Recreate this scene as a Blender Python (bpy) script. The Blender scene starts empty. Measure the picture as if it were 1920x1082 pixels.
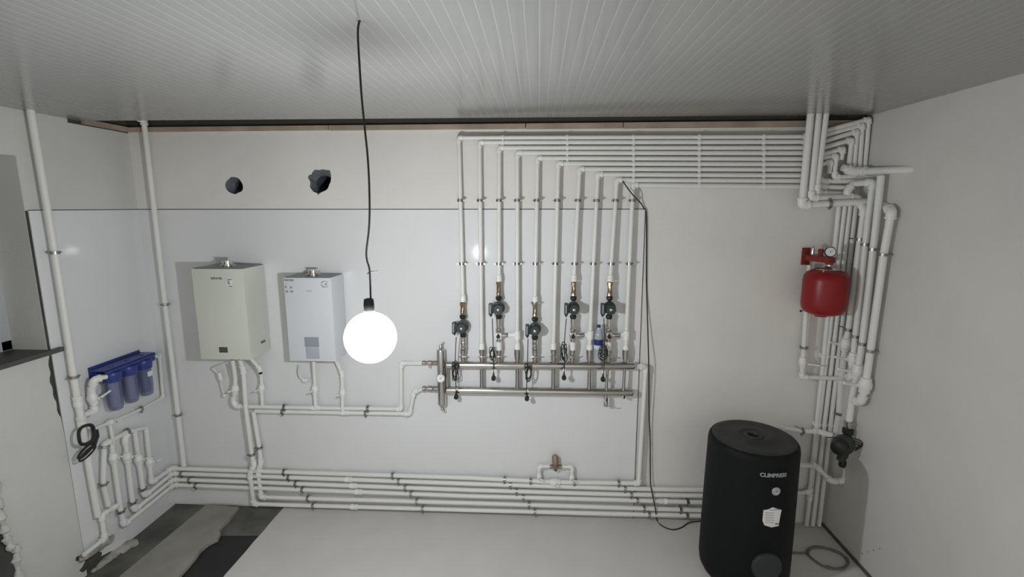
import bpy, math, random
from mathutils import Vector, Matrix
from mathutils.geometry import tessellate_polygon
random.seed(7)
C = bpy.context.scene.collection
PI = math.pi

# ---------------------------------------------------------------- camera, world, exposure
FPX, YAW, PITCH, ROLL = 911.93, -0.05299, 0.16654, -0.00088
D, CZ = 3.8, 2.6                       # camera stands 3.8 m in front of the back wall (y = 0), 2.6 m above the floor
cy, sy, cp, sp = math.cos(YAW), math.sin(YAW), math.cos(PITCH), math.sin(PITCH)
FW = Vector((sy*cp, cy*cp, -sp)); rt0 = Vector((cy, -sy, 0)); up0 = rt0.cross(FW)
RT = rt0*math.cos(ROLL) + up0*math.sin(ROLL); UP = -rt0*math.sin(ROLL) + up0*math.cos(ROLL)
CAM = Vector((0, -D, CZ))
cd = bpy.data.cameras.new('camera'); cam = bpy.data.objects.new('camera', cd); C.objects.link(cam)
m = Matrix((RT, UP, -FW)).transposed().to_4x4(); m.translation = CAM
cam.matrix_world = m
cd.sensor_width = 36; cd.lens = FPX/1920*36; cd.clip_start = 0.02
bpy.context.scene.camera = cam
sc = bpy.context.scene
sc.view_settings.view_transform = 'Standard'; sc.view_settings.look = 'None'
sc.view_settings.exposure = 0.0; sc.view_settings.gamma = 1.0; sc.view_settings.use_curve_mapping = False
w = bpy.data.worlds.new('world'); sc.world = w; w.use_nodes = True
w.node_tree.nodes['Background'].inputs[0].default_value = (1.0, 0.965, 0.91, 1)
w.node_tree.nodes['Background'].inputs[1].default_value = 0.9      # added soft fill, let in by the side left open behind the camera
BULB_POWER = 2500.0                    # emission of the small lamp core inside the glare shell

# room dimensions: x to the right, y towards the back wall, z up
XL, XR, ZC, YF = -3.215, 2.374, 3.22, -5.0

def ray(px, py): return FW*FPX + RT*(px-960) - UP*(py-541)
def P(px, py, d=0.05):                 # a point d in front of the back wall
    r = ray(px, py); return CAM + r*((D-d)/r.y)
def PL(px, py, off=0.05):              # a point off the left wall
    r = ray(px, py); return CAM + r*((XL+off)/r.x)
def PR(px, py, off=0.05):              # a point off the right wall
    r = ray(px, py); return CAM + r*((XR-off)/r.x)
def F(px, py, z=0.0):                  # a point on the floor
    r = ray(px, py); return CAM + r*((z-CZ)/r.z)
V = Vector

# ---------------------------------------------------------------- materials
def mat(name, col, rough=0.5, metal=0.0, bump=0.0, bscale=30.0, var=0.0, vscale=4.0, spec=0.5, trans=0.0, emit=None, coat=0.0, alpha=1.0, ior=1.45):
    m = bpy.data.materials.new(name); m.use_nodes = True
    nt = m.node_tree; b = nt.nodes['Principled BSDF']
    b.inputs['Base Color'].default_value = (*col, 1)
    b.inputs['Roughness'].default_value = rough
    b.inputs['Metallic'].default_value = metal
    b.inputs['Specular IOR Level'].default_value = spec
    b.inputs['Coat Weight'].default_value = coat
    b.inputs['Transmission Weight'].default_value = trans
    b.inputs['IOR'].default_value = ior
    b.inputs['Alpha'].default_value = alpha
    tc = nt.nodes.new('ShaderNodeTexCoord')
    if var:
        n = nt.nodes.new('ShaderNodeTexNoise'); n.inputs['Scale'].default_value = vscale; n.inputs['Detail'].default_value = 6
        r = nt.nodes.new('ShaderNodeValToRGB')
        r.color_ramp.elements[0].position = .3; r.color_ramp.elements[1].position = .7
        r.color_ramp.elements[0].color = (*[max(0, c*(1-var)) for c in col], 1)
        r.color_ramp.elements[1].color = (*[min(1, c*(1+var*.6)) for c in col], 1)
        nt.links.new(tc.outputs['Object'], n.inputs['Vector']); nt.links.new(n.outputs['Fac'], r.inputs[0])
        nt.links.new(r.outputs[0], b.inputs['Base Color'])
    if bump:
        n = nt.nodes.new('ShaderNodeTexNoise'); n.inputs['Scale'].default_value = bscale; n.inputs['Detail'].default_value = 5
        bp = nt.nodes.new('ShaderNodeBump'); bp.inputs['Strength'].default_value = bump; bp.inputs['Distance'].default_value = .01
        nt.links.new(tc.outputs['Object'], n.inputs['Vector']); nt.links.new(n.outputs['Fac'], bp.inputs['Height'])
        nt.links.new(bp.outputs[0], b.inputs['Normal'])
    if emit:
        b.inputs['Emission Color'].default_value = (*emit[0], 1); b.inputs['Emission Strength'].default_value = emit[1]
    return m

M = dict(
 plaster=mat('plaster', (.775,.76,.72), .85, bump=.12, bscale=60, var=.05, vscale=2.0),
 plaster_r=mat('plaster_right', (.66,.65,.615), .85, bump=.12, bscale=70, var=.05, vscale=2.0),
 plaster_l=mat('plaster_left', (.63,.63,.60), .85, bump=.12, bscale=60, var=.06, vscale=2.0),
 panel=mat('gloss_panel', (.762,.772,.776), .05, var=.02, vscale=1.5, spec=.5),
 seam=mat('seam_dark', (.10,.10,.095), .9),
 concrete=mat('bare_concrete', (.075,.075,.07), .9, bump=.4, bscale=25, var=.4, vscale=9),
 slab=mat('dark_slab', (.145,.143,.13), .8, bump=.25, bscale=18, var=.45, vscale=4),
 floor=mat('floor_light', (.66,.645,.615), .55, bump=.05, bscale=90, var=.05, vscale=3),
 rubber=mat('black_sheet', (.018,.02,.019), .45, var=.4, vscale=3),
 ppr=mat('white_plastic_pipe', (.80,.80,.77), .38, spec=.45),
 fit=mat('white_fitting', (.84,.84,.81), .33, spec=.5),
 steel=mat('clamp_steel', (.42,.42,.41), .35, metal=1, var=.2, vscale=60),
 rub=mat('clamp_rubber', (.03,.03,.03), .7),
 inox=mat('stainless', (.62,.60,.58), .2, metal=1, var=.06, vscale=20),
 chrome=mat('chrome', (.72,.70,.66), .14, metal=1),
 nickel=mat('nickel', (.55,.52,.48), .28, metal=1, var=.15, vscale=40),
 brass=mat('brass', (.40,.31,.22), .3, metal=1, var=.2, vscale=40),
 brassd=mat('brass_dull', (.36,.26,.21), .5, metal=.6, var=.15, vscale=40),
 pump=mat('pump_green', (.075,.105,.10), .5, bump=.1, bscale=120),
 pumpd=mat('pump_dark', (.03,.045,.042), .45),
 black=mat('black_plastic', (.015,.015,.016), .5),
 cable=mat('cable_black', (.02,.02,.02), .55),
 cableg=mat('cable_grey', (.16,.16,.15), .6),
 boil1=mat('boiler_cream', (.66,.68,.60), .3, coat=.3),
 boil2=mat('boiler_white', (.66,.69,.72), .3, coat=.3),
 boilb=mat('boiler_steel', (.20,.21,.22), .4, metal=.5),
 screen=mat('dark_screen', (.07,.075,.08), .25),
 panelg=mat('control_grey', (.30,.32,.37), .3),
 panelg2=mat('control_light', (.42,.44,.49), .3),
 ink=mat('ink', (.11,.12,.12), .6),
 inkl=mat('ink_light', (.30,.31,.33), .6),
 paper=mat('paper', (.80,.80,.80), .6),
 blue=mat('filter_blue', (.035,.055,.24), .35, var=.1, vscale=20),
 blueclear=mat('filter_housing', (.12,.14,.30), .2, alpha=.55),
 cart=mat('filter_cartridge', (.62,.63,.74), .7, bump=.4, bscale=200),
 red=mat('red_paint', (.25,.010,.013), .36, spec=.4),
 redd=mat('red_bracket', (.20,.02,.018), .45),
 tank=mat('tank_jacket', (.006,.007,.0075), .62, bump=.25, bscale=22, spec=.22),
 tanklid=mat('tank_lid', (.036,.036,.036), .6, bump=.3, bscale=18, var=.3, vscale=8),
 tankgrey=mat('tank_grey', (.03,.034,.036), .5),
 wood=mat('batten_wood', (.40,.32,.25), .8, bump=.2, bscale=30, var=.25, vscale=5),
 board=mat('grey_board', (.33,.32,.28), .75, bump=.2, bscale=20, var=.16, vscale=5),
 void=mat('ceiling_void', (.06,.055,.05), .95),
 granite=mat('granite', (.085,.085,.08), .45, var=.3, vscale=80),
 upvc=mat('window_frame', (.5,.52,.53), .4),
 night=mat('dark_glass', (.01,.012,.018), .05),
 mortar=mat('mortar', (.42,.41,.37), .95, bump=.6, bscale=40, var=.35, vscale=14),
 soil=mat('core_hole', (.085,.10,.115), .95, bump=.5, bscale=40, var=.2, vscale=20),
 ply=mat('broken_masonry', (.16,.18,.19), .95, bump=.6, bscale=50, var=.2, vscale=30),
 clearp=mat('clear_plastic', (.55,.58,.62), .08, alpha=.62, spec=.7),
 labelb=mat('bottle_label', (.02,.03,.16), .4),
 labelw=mat('bottle_label_white', (.6,.66,.75), .5),
 foam=mat('white_foam', (.60,.60,.57), .9, bump=.8, bscale=50, var=.2, vscale=20),
 core=mat('lamp_core', (1,1,1), .5, emit=((.93,.96,1.0), BULB_POWER)),
)
def glare_mat():  # glowing see-through shell that paints the glare around the lamp core
    m = bpy.data.materials.new('glare_globe'); m.use_nodes = True; nt = m.node_tree; nt.nodes.remove(nt.nodes['Principled BSDF'])
    mx = nt.nodes.new('ShaderNodeMixShader'); tr = nt.nodes.new('ShaderNodeBsdfTransparent'); em = nt.nodes.new('ShaderNodeEmission')
    em.inputs[0].default_value = (.95,.97,1,1); em.inputs[1].default_value = 5.0; mx.inputs[0].default_value = .3
    nt.links.new(tr.outputs[0], mx.inputs[1]); nt.links.new(em.outputs[0], mx.inputs[2]); nt.links.new(mx.outputs[0], nt.nodes['Material Output'].inputs[0])
    return m
M['bulb'] = glare_mat()
# ribbed, slightly glossy ceiling cladding: 5 cm ribs running towards the back wall
def ceiling_mat():
    m = bpy.data.materials.new('ribbed_ceiling'); m.use_nodes = True; nt = m.node_tree; b = nt.nodes['Principled BSDF']
    b.inputs['Roughness'].default_value = .16; b.inputs['Specular IOR Level'].default_value = .5
    tc = nt.nodes.new('ShaderNodeTexCoord'); sx = nt.nodes.new('ShaderNodeSeparateXYZ'); nt.links.new(tc.outputs['Object'], sx.inputs[0])
    def mth(op, a, b_=None, c=None):
        n = nt.nodes.new('ShaderNodeMath'); n.operation = op
        for i, v in enumerate((a, b_, c)):
            if v is None: continue
            if isinstance(v, (int, float)): n.inputs[i].default_value = v
            else: nt.links.new(v, n.inputs[i])
        return n.outputs[0]
    u = mth('FRACT', mth('MULTIPLY', sx.outputs[0], 20.0))
    c = mth('ABSOLUTE', mth('SUBTRACT', u, .5))             # 0 mid rib .. .5 at the groove
    h = mth('MULTIPLY', mth('MULTIPLY', c, c), -1.6)
    g = mth('GREATER_THAN', c, .46)
    h2 = mth('SUBTRACT', h, mth('MULTIPLY', g, .35))
    bp = nt.nodes.new('ShaderNodeBump'); bp.inputs['Strength'].default_value = .35; bp.inputs['Distance'].default_value = .004
    nt.links.new(h2, bp.inputs['Height']); nt.links.new(bp.outputs[0], b.inputs['Normal'])
    mx = nt.nodes.new('ShaderNodeMix'); mx.data_type = 'RGBA'
    mx.inputs[6].default_value = (.25,.25,.24,1); mx.inputs[7].default_value = (.34,.34,.33,1)
    nt.links.new(g, mx.inputs[0]); nt.links.new(mx.outputs[2], b.inputs['Base Color'])
    return m
M['ceil'] = ceiling_mat()

# ---------------------------------------------------------------- mesh helpers
class G:
    def __init__(s): s.v = []; s.f = []
    def add(s, vs, fs):
        o = len(s.v); s.v += [V(p) for p in vs]; s.f += [tuple(i+o for i in f) for f in fs]; return s
    def box(s, lo, hi, bev=0.0):
        lo, hi = V(lo), V(hi)
        if bev <= 0:
            vs = [(x,y,z) for x in (lo.x,hi.x) for y in (lo.y,hi.y) for z in (lo.z,hi.z)]
            return s.add(vs, [(0,1,3,2),(4,6,7,5),(0,4,5,1),(2,3,7,6),(0,2,6,4),(1,5,7,3)])
        import bmesh
        bm = bmesh.new(); bmesh.ops.create_cube(bm, size=1)
        for v in bm.verts: v.co = V((lo.x+(v.co.x+.5)*(hi.x-lo.x), lo.y+(v.co.y+.5)*(hi.y-lo.y), lo.z+(v.co.z+.5)*(hi.z-lo.z)))
        bmesh.ops.bevel(bm, geom=bm.edges[:], offset=bev, segments=2, affect='EDGES', profile=.6)
        bm.verts.index_update()
        s.add([v.co.copy() for v in bm.verts], [[v.index for v in f.verts] for f in bm.faces]); bm.free(); return s
    def tube(s, pts, r, n=12, cap=True):
        pts = [V(p) for p in pts]; k = len(pts); rs = r if isinstance(r, (list, tuple)) else [r]*k
        tan = []
        for i in range(k):
            a = pts[max(i-1,0)]; b = pts[min(i+1,k-1)]; t = (b-a)
            tan.append(t.normalized() if t.length > 1e-9 else V((0,0,1)))
        t0 = tan[0]; ref = V((0,0,1)) if abs(t0.z) < .9 else V((0,1,0))
        u = t0.cross(ref).normalized(); vs = []
        for i in range(k):
            t = tan[i]; u = (u - t*u.dot(t))
            u = u.normalized() if u.length > 1e-6 else t.orthogonal().normalized()
            w_ = t.cross(u)
            for j in range(n):
                a = 2*PI*j/n; vs.append(pts[i] + (u*math.cos(a)+w_*math.sin(a))*rs[i])
        fs = [(i*n+j, i*n+(j+1)%n, (i+1)*n+(j+1)%n, (i+1)*n+j) for i in range(k-1) for j in range(n)]
        if cap: fs += [tuple(reversed(range(n))), tuple(range((k-1)*n, k*n))]
        return s.add(vs, fs)
    def lathe(s, prof, org, axis=(0,0,1), n=24, cap=True):      # prof: (radius, distance along axis)
        org = V(org); ax = V(axis).normalized(); u = ax.orthogonal().normalized(); w_ = ax.cross(u); vs = []
        for r, h in prof:
            for j in range(n):
                a = 2*PI*j/n; vs.append(org + ax*h + (u*math.cos(a)+w_*math.sin(a))*max(r, 1e-5))
        k = len(prof); fs = [(i*n+j, i*n+(j+1)%n, (i+1)*n+(j+1)%n, (i+1)*n+j) for i in range(k-1) for j in range(n)]
        if cap: fs += [tuple(reversed(range(n))), tuple(range((k-1)*n, k*n))]
        return s.add(vs, fs)
    def prism(s, poly, off):                                   # closed 3-D polygon extruded by off
        poly = [V(p) for p in poly]; off = V(off); n = len(poly)
        tri = [tuple(t) for t in tessellate_polygon([poly])]
        s.add(poly + [p+off for p in poly], [t for t in tri] + [tuple(i+n for i in reversed(t)) for t in tri] + [(i, (i+1)%n, (i+1)%n+n, i+n) for i in range(n)])
        return s
def rc(pts, R=.03, n=5):                                       # round the corners of a polyline
    pts = [V(p) for p in pts]; out = [pts[0]]
    for i in range(1, len(pts)-1):
        a, b, c = pts[i-1], pts[i], pts[i+1]; d1 = (a-b); d2 = (c-b)
        if d1.length < 1e-6 or d2.length < 1e-6 or d1.angle(d2) > 3.05: out.append(b); continue
        q = min(R, d1.length*.45, d2.length*.45); s_, e_ = b+d1.normalized()*q, b+d2.normalized()*q
        for j in range(n+1):
            t = j/n; out.append(s_*(1-t)**2 + b*2*t*(1-t) + e_*t*t)
    out.append(pts[-1]); return out
def smooth(pts, n=6):                                          # Catmull-Rom
    pts = [V(p) for p in pts]; q = [pts[0]]+pts+[pts[-1]]; out = []
    for i in range(1, len(q)-2):
        for j in range(n):
            t = j/n; a, b, c, d = q[i-1], q[i], q[i+1], q[i+2]
            out.append(.5*((2*b)+(c-a)*t+(2*a-5*b+4*c-d)*t*t+(3*b-3*c+d-a)*t**3))
    out.append(pts[-1]); return out

def wloc(o):
    v = V((0,0,0))
    while o: v += o.location; o = o.parent
    return v
def obj(name, g, m, parent=None, flat=False):                 # g is in world coordinates
    off = wloc(parent) if parent else V((0,0,0))
    me = bpy.data.meshes.new(name); me.from_pydata([tuple(p-off) for p in g.v], [], g.f); me.update()
    me.materials.append(M[m])
    if not flat:
        me.shade_smooth(); me.set_sharp_from_angle(angle=.7)
    o = bpy.data.objects.new(name, me); C.objects.link(o)
    if parent: o.parent = parent
    return o
def tag(o, label, cat, group=None, kind=None):
    if label: o['label'] = label
    if cat: o['category'] = cat
    if group: o['group'] = group
    if kind: o['kind'] = kind
    return o
def thing(name, label, cat, loc, group=None):
    o = bpy.data.objects.new(name, None); C.objects.link(o); o.location = loc; o.empty_display_size = .05
    return tag(o, label, cat, group)
def struct(name, g, m, flat=True):
    o = obj(name, g, m, flat=flat); o['kind'] = 'structure'; return o
def single(name, g, m, label, cat, group=None, kind=None, flat=False):   # a thing that is one mesh, origin at its base
    c = V((sum(p.x for p in g.v)/len(g.v), sum(p.y for p in g.v)/len(g.v), min(p.z for p in g.v)))
    o = obj(name, g, m, flat=flat); o.data.transform(Matrix.Translation(-c)); o.location = c
    return tag(o, label, cat, group, kind)
def text_mesh(s, size, center, xa, ya, fn=None, lift=0.0, bold=0.0):
    cu = bpy.data.curves.new('txt', 'FONT'); cu.body = s; cu.size = size; cu.align_x = 'CENTER'; cu.align_y = 'CENTER'; cu.offset = bold
    cu.extrude = .0006
    t = bpy.data.objects.new('txt', cu); C.objects.link(t)
    dg = bpy.context.evaluated_depsgraph_get(); me = bpy.data.meshes.new_from_object(t.evaluated_get(dg))
    g = G(); xa, ya = V(xa), V(ya); za = xa.cross(ya)
    vs = [(fn(v.co) if fn else V(center)+xa*v.co.x+ya*v.co.y+za*(v.co.z+lift)) for v in me.vertices]
    g.add(vs, [tuple(p.vertices) for p in me.polygons])
    C.objects.unlink(t); bpy.data.objects.remove(t); bpy.data.curves.remove(cu); bpy.data.meshes.remove(me)
    return g

# ---------------------------------------------------------------- room
def blob(cx, cz, r, n=40, amp=.1, seed=0, y=0.0):
    rnd = random.Random(seed); ph = [rnd.uniform(0, 6.28) for _ in range(8)]
    out = []
    for i in range(n):
        a = 2*PI*i/n; q = 1 + amp*sum(math.sin((k+2)*a+ph[k])/(k+1.5) for k in range(7))
        out.append(V((cx+r*q*math.cos(a), y, cz+r*q*math.sin(a))))
    return out
ZT = 3.195                              # top edge of the plaster on the back wall
h1c, h2c = P(439, 348, 0), P(600, 340, 0)
hole1 = blob(h1c.x, h1c.z, .068, amp=.07, seed=3)
hole2 = [P(x, y, 0) for x, y in [(590,318),(598,319),(604,317.5),(612,318.5),(618.5,319),(620,325),(621,333),(620,341),(617,347),(615,353),(611,357),(604,360),(598.5,363),(596.5,366),(594.5,362),(588,360),(584,355),(581,350),(582,343),(580,337),(577,333),(579.5,328),(584,327),(585.5,323)]]
outer = [V((XL,0,-.05)), V((XR,0,-.05)), V((XR,0,ZT)), V((XL,0,ZT))]
loops = [outer, hole1, hole2]; flatv = [p for l in loops for p in l]
g = G(); g.add(flatv, [tuple(t) for t in tessellate_polygon(loops)])
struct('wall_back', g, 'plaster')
# broken-out masonry behind each hole, narrowing to the drilled core
for i, (loop, c, r, dx, dz) in enumerate(((hole1, h1c, .052, .006, .0), (hole2, h2c, .070, .0, -.02))):
    n = len(loop); g = G(); cc = V((c.x+dx, .09, c.z+dz))
    inner = [cc + V((p.x-c.x, 0, p.z-c.z)).normalized()*r*(1 if i else 1.04) for p in loop]
    g.add(loop+inner, [(a, (a+1)%n, (a+1)%n+n, a+n) for a in range(n)]); struct('trim_%d' % (20+i), g, 'ply')
    g = G(); back = [p+V((0,.32,0)) for p in inner]
    g.add(inner+back, [(a, (a+1)%n, (a+1)%n+n, a+n) for a in range(n)]+[tuple(range(n, 2*n))]); struct('trim_%d' % (22+i), g, 'soil')
# raw wall above the plaster, and the slab above the suspended ceiling
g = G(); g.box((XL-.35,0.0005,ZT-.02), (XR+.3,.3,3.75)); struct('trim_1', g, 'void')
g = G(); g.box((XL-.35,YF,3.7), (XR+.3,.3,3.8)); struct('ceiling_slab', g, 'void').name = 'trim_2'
# wooden battens under the ceiling along the back wall and the left wall
zb0 = P(900,241,.03).z; zb1 = P(900,232,.03).z
lens_ = [(-3.2,-1.6),( -1.595,-.1),(-.095,.62),(.625,2.37)]
for i, (a, b) in enumerate(lens_):
    g = G(); g.box((a,-.03,zb0-.002*i%2), (b,-.001,zb1), .003); o = struct('trim_%d' % (3+i), g, 'wood')
g = G(); g.box((XL+.001,-.40,zb0+.0), (XL+.03,-.03,zb1)); struct('trim_7', g, 'wood')
# suspended ceiling: its free edge stops short of the back wall and shows the void
def cz(x): return 3.196 + (x-XL)/(XR-XL)*(3.2435-3.196)
a, b = V((XL,-.41,cz(XL))), V((XR,-.045,cz(XR)))
g = G(); g.prism([a, b, V((XR,YF,cz(XR))), V((XL,YF,cz(XL)))], (0,0,.012)); struct('ceiling', g, 'ceil')
# right wall
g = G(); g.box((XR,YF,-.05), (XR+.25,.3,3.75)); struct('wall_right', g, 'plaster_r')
g = G(); g.box((XR-.012,YF,0), (XR,-.02,.022)); struct('dark_gap_right', g, 'seam')  # dark strip standing in for the shadowed gap at the wall foot
# left wall: masonry with a window opening, skinned with plaster and a gloss panel
dJ, zS, zH, dW = .874, CZ-.926, CZ+.315, 2.25
g = G()
g.box((XL-.35,-dJ,-.05), (XL-.003,.3,3.75)); g.box((XL-.35,YF,-.05), (XL-.003,-dJ,zS-.03)); g.box((XL-.35,YF,zH), (XL-.003,-dJ,3.75)); g.box((XL-.35,YF,zS-.03), (XL-.003,-dW,zH))
struct('wall_left', g, 'concrete')
zs = CZ-.022
yA = PL(52,395,0).y
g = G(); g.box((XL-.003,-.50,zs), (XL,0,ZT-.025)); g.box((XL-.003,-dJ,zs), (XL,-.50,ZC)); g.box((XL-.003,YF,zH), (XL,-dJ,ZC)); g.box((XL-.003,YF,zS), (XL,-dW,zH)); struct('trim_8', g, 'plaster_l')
# plaster below the sill, its edge broken away beside the panel
pe = [(-.868,0.0),(-.868,CZ-1.5)]
for k in range(16):
    z = CZ-1.40+k*.029; pe.append((-.872-.012*abs(math.sin(k*2.3))-.022*(1-abs(k-9)/9), z))
pe += [(-.90,zS-.03),(YF,zS-.03),(YF,0.0)]
g = G(); g.prism([V((XL-.003,y,z)) for y, z in pe], (.012,0,0)); struct('trim_9', g, 'plaster_l')
g = G(); g.box((XL-.32,-dW,zS-.03), (XL+.012,-dJ,zS-.028)); g.box((XL-.32,-dJ-.002,zS), (XL-.003,-dJ+.001,zH)); g.box((XL-.32,-dW,zH-.001), (XL-.003,-dJ,zH+.001)); struct('trim_10', g, 'plaster_l')
g = G(); g.box((XL-.30,-dW,zS-.03), (XL+.035,-.80,zS), .003); struct('trim_11', g, 'granite')
wf = thing('window_1', None, None, (XL-.25,-1.5,zS)); wf['kind'] = 'structure'
g = G()
for lo, hi in (((XL-.30,-dW,zS),(XL-.24,-dW+.07,zH)),((XL-.30,-dJ-.07,zS),(XL-.24,-dJ,zH)),((XL-.30,-dW,zS),(XL-.24,-dJ,zS+.07)),((XL-.30,-dW,zH-.07),(XL-.24,-dJ,zH)),((XL-.30,-1.60,zS),(XL-.24,-1.52,zH))): g.box(lo, hi, .006)
obj('window_frame', g, 'upvc', wf)
g = G(); g.box((XL-.285,-dW+.05,zS+.05), (XL-.275,-dJ-.05,zH-.05)); obj('pane', g, 'night', wf)
# gloss cladding panels with dark joints
xs = P(1209,395,0).x; xs2 = P(1189,905,0).x
zbk = 0.10
g = G(); g.prism([V((XL,-.006,0.0)), V((xs2+.002,-.006,0.0)), V((xs,-.006,zs)), V((XL,-.006,zs))], (0,.006,0)); struct('trim_12', g, 'panel')
g = G(); g.prism([V((XL,-.006,-.01)), V((XL,-.62,-.01)), V((XL,-.66,.03)), V((XL,-.74,.05)), V((XL,-.80,.13)), V((XL,-.862,.17)), V((XL,yA,zs)), V((XL,-.006,zs))], (.006,0,0)); struct('trim_13', g, 'panel')
g = G(); g.box((XL,-.0052,zs), (xs,0,zs+.0055)); g.prism([V((xs,-.0055,zs+.005)), V((xs+.006,-.0055,zs+.005)), V((xs2+.008,-.0055,0)), V((xs2+.002,-.0055,0))], (0,.0055,0))
g.box((XL-.003,yA,zs), (XL+.002,0,zs+.0055)); struct('trim_14', g, 'seam')
g = G(); g.prism([V((XL,-.863,.15)), V((XL,-.869,.15)), V((XL,yA-.006,zs)), V((XL,yA,zs))], (.001,0,0)); struct('trim_15', g, 'seam')
# floor: dark slab on the left, pale screed on the right
g = G(); g.box((XL-.2,YF,-.15), (XR+.2,.3,-.012)); struct('floor', g, 'slab')
f1, f2 = F(529,955), F(419,1082); dirf = (f2-f1)
def onl(y): t = (y-f1.y)/dirf.y; return f1.x+dirf.x*t
edge = [V((onl(-.02),-.02,-.012))]
for k in range(1, 46):
    y = -.02-k*.11; edge.append(V((onl(y)+random.uniform(-.004,.004), y, -.012)))
g = G(); g.prism([V((XR,-.005,-.012))]+edge+[V((XR,YF,-.012))], (0,0,.012)); struct('trim_16', g, 'floor')
g = G(); g.box((-40,-70,-.15), (40,YF,-.012)); struct('trim_19', g, 'floor')    # unseen ground added outside to keep the panel reflections even
print('floor edge', f1, f2)

# ---------------------------------------------------------------- pipes
WALL = {'B': (V((0,1,0)), lambda p: -p.y), 'L': (V((-1,0,0)), lambda p: p.x-XL), 'R': (V((1,0,0)), lambda p: XR-p.x)}
def nearest(pts, q):
    best = None
    for a, b in zip(pts[:-1], pts[1:]):
        ab = b-a
        if ab.length < 1e-6: continue
        t = max(0, min(1, (q-a).dot(ab)/ab.length_squared)); c = a+ab*t
        if best is None or (c-q).length < best[0]: best = ((c-q).length, c, ab.normalized())
    return best[1], best[2]
def make_clamp(c, ax, r, wall, parent):
    n, dist = WALL[wall]; side = ax.cross(n).normalized(); g = G()
    R = r*1.12+.0015
    for o in (-.0062, .0062): g.lathe([(R,-.004),(R+.004,-.004),(R+.004,.004),(R,.004)], c+ax*o, ax, 16)
    g.lathe([(R,-.008),(R+.0018,-.008),(R+.0018,.008),(R,.008)], c, ax, 16, cap=False)
    for s_ in (-1, 1):
        e = c+side*s_*(R+.009)
        g.tube([e-n*.008, e+n*.008], .0048, 8); g.tube([c+side*s_*R, e], .0055, 8)
        g.tube([e-n*.013, e-n*.008], .0065, 6)
    g.tube([c+n*R, c+n*(max(dist(c), R+.006)-.001)], .004, 8)
    k = obj('pipe_clamp', g, 'steel', parent)
    g = G(); g.lathe([(r*.98,-.0095),(R,-.0095),(R,.0095),(r*.98,.0095)], c, ax, 16, cap=False); obj('rubber_lining', g, 'rub', k)
def make_clip(c, ax, r, parent):
    n = V((0,1,0)); side = ax.cross(n).normalized(); g = G()
    g.lathe([(r*1.02,-.010),(r*1.30,-.008),(r*1.30,.008),(r*1.02,.010)], c, ax, 14, cap=False)
    q = c+n*(-c.y*.5+r*.3); ex = ax*.010; 
    g.box((q.x-.010, c.y+r*.7, q.z-r*1.05), (q.x+.010, -.001, q.z+r*1.05), .002)
    obj('pipe_clip', g, 'fit', parent)
def elbow(parent, a, b, c, r):
    d1, d2 = (a-b), (c-b)
    if d1.length < 1e-6 or d2.length < 1e-6: return
    ang = PI-d1.angle(d2)
    if ang < .3: return
    q = r*2.1; s_, e_ = b+d1.normalized()*min(q,d1.length*.8), b+d2.normalized()*min(q,d2.length*.8)
    g = G(); pts = rc([s_, b, e_], r*1.5, 6); g.tube(pts, r*1.27, 14)
    for p_, dd in ((s_, d1.normalized()), (e_, d2.normalized())):
        g.lathe([(r*1.27,-.001),(r*1.42,0),(r*1.42,r*.5),(r*1.2,r*.55)], p_-dd*r*.5, dd, 14)
    obj('elbow_fitting', g, 'fit', parent)
def coupling(parent, pts, q, r, L=.03, k=1.32):
    c, ax = nearest(pts, q); g = G()
    g.lathe([(r*1.0,-L),(r*k,-L),(r*k,-L*.3),(r*(k-.06),-L*.25),(r*(k-.06),L*.25),(r*k,L*.3),(r*k,L),(r*1.0,L)], c, ax, 16); obj('coupling', g, 'fit', parent)
def handle_valve(parent, pts, q, r, lever, wall='B', tone='fit'):     # white ball valve with a small lever
    c, ax = nearest(pts, q); n = WALL[wall][0]; g = G()
    g.lathe([(r,-r*2.4),(r*1.45,-r*2.3),(r*1.45,-r*1.3),(r*1.75,-r*.9),(r*1.85,0),(r*1.75,r*.9),(r*1.45,r*1.3),(r*1.45,r*2.3),(r,r*2.4)], c, ax, 16)
    v = obj('valve_body', g, tone, parent)
    g = G(); t = c-n*(r*1.6); g.tube([c-n*r, t-n*r*1.1], r*.55, 10)
    L = V(lever); k = t-n*r*1.1
    g.tube([k-L.normalized()*.004, k+L*.5-n*.006, k+L-n*.008], [r*.5, r*.38, r*.42], 8)
    obj('lever', g, tone, v)
    g = G(); g.lathe([(.0042,0),(.0042,.003)], k-n*r*.45-n*.0005, -n, 8); obj('lever_screw', g, 'black', v)
def pipe(label, pts, r, wall='B', clamps=(), clips=(), coups=(), group=None, elbows=True, m_='ppr', R=None, name='water_pipe', clen=.03):
    pts = [V(p) for p in pts]; lo = min(pts, key=lambda p: p.z)
    t = thing(name, label, 'pipe', lo, group)
    rp = rc(pts, R or r*1.6, 5); g = G(); g.tube(rp, r, 14); obj('pipe_run', g, m_, t)
    if elbows:
        for i in range(1, len(pts)-1): elbow(t, pts[i-1], pts[i], pts[i+1], r)
    for q in clamps: c, ax = nearest(rp, q); make_clamp(c, ax, r, wall, t)
    for q in clips: c, ax = nearest(rp, q); make_clip(c, ax, r, t)
    for q in coups: coupling(t, rp, q, r, clen)
    t_pts[t.name] = rp
    return t
t_pts = {}

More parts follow.
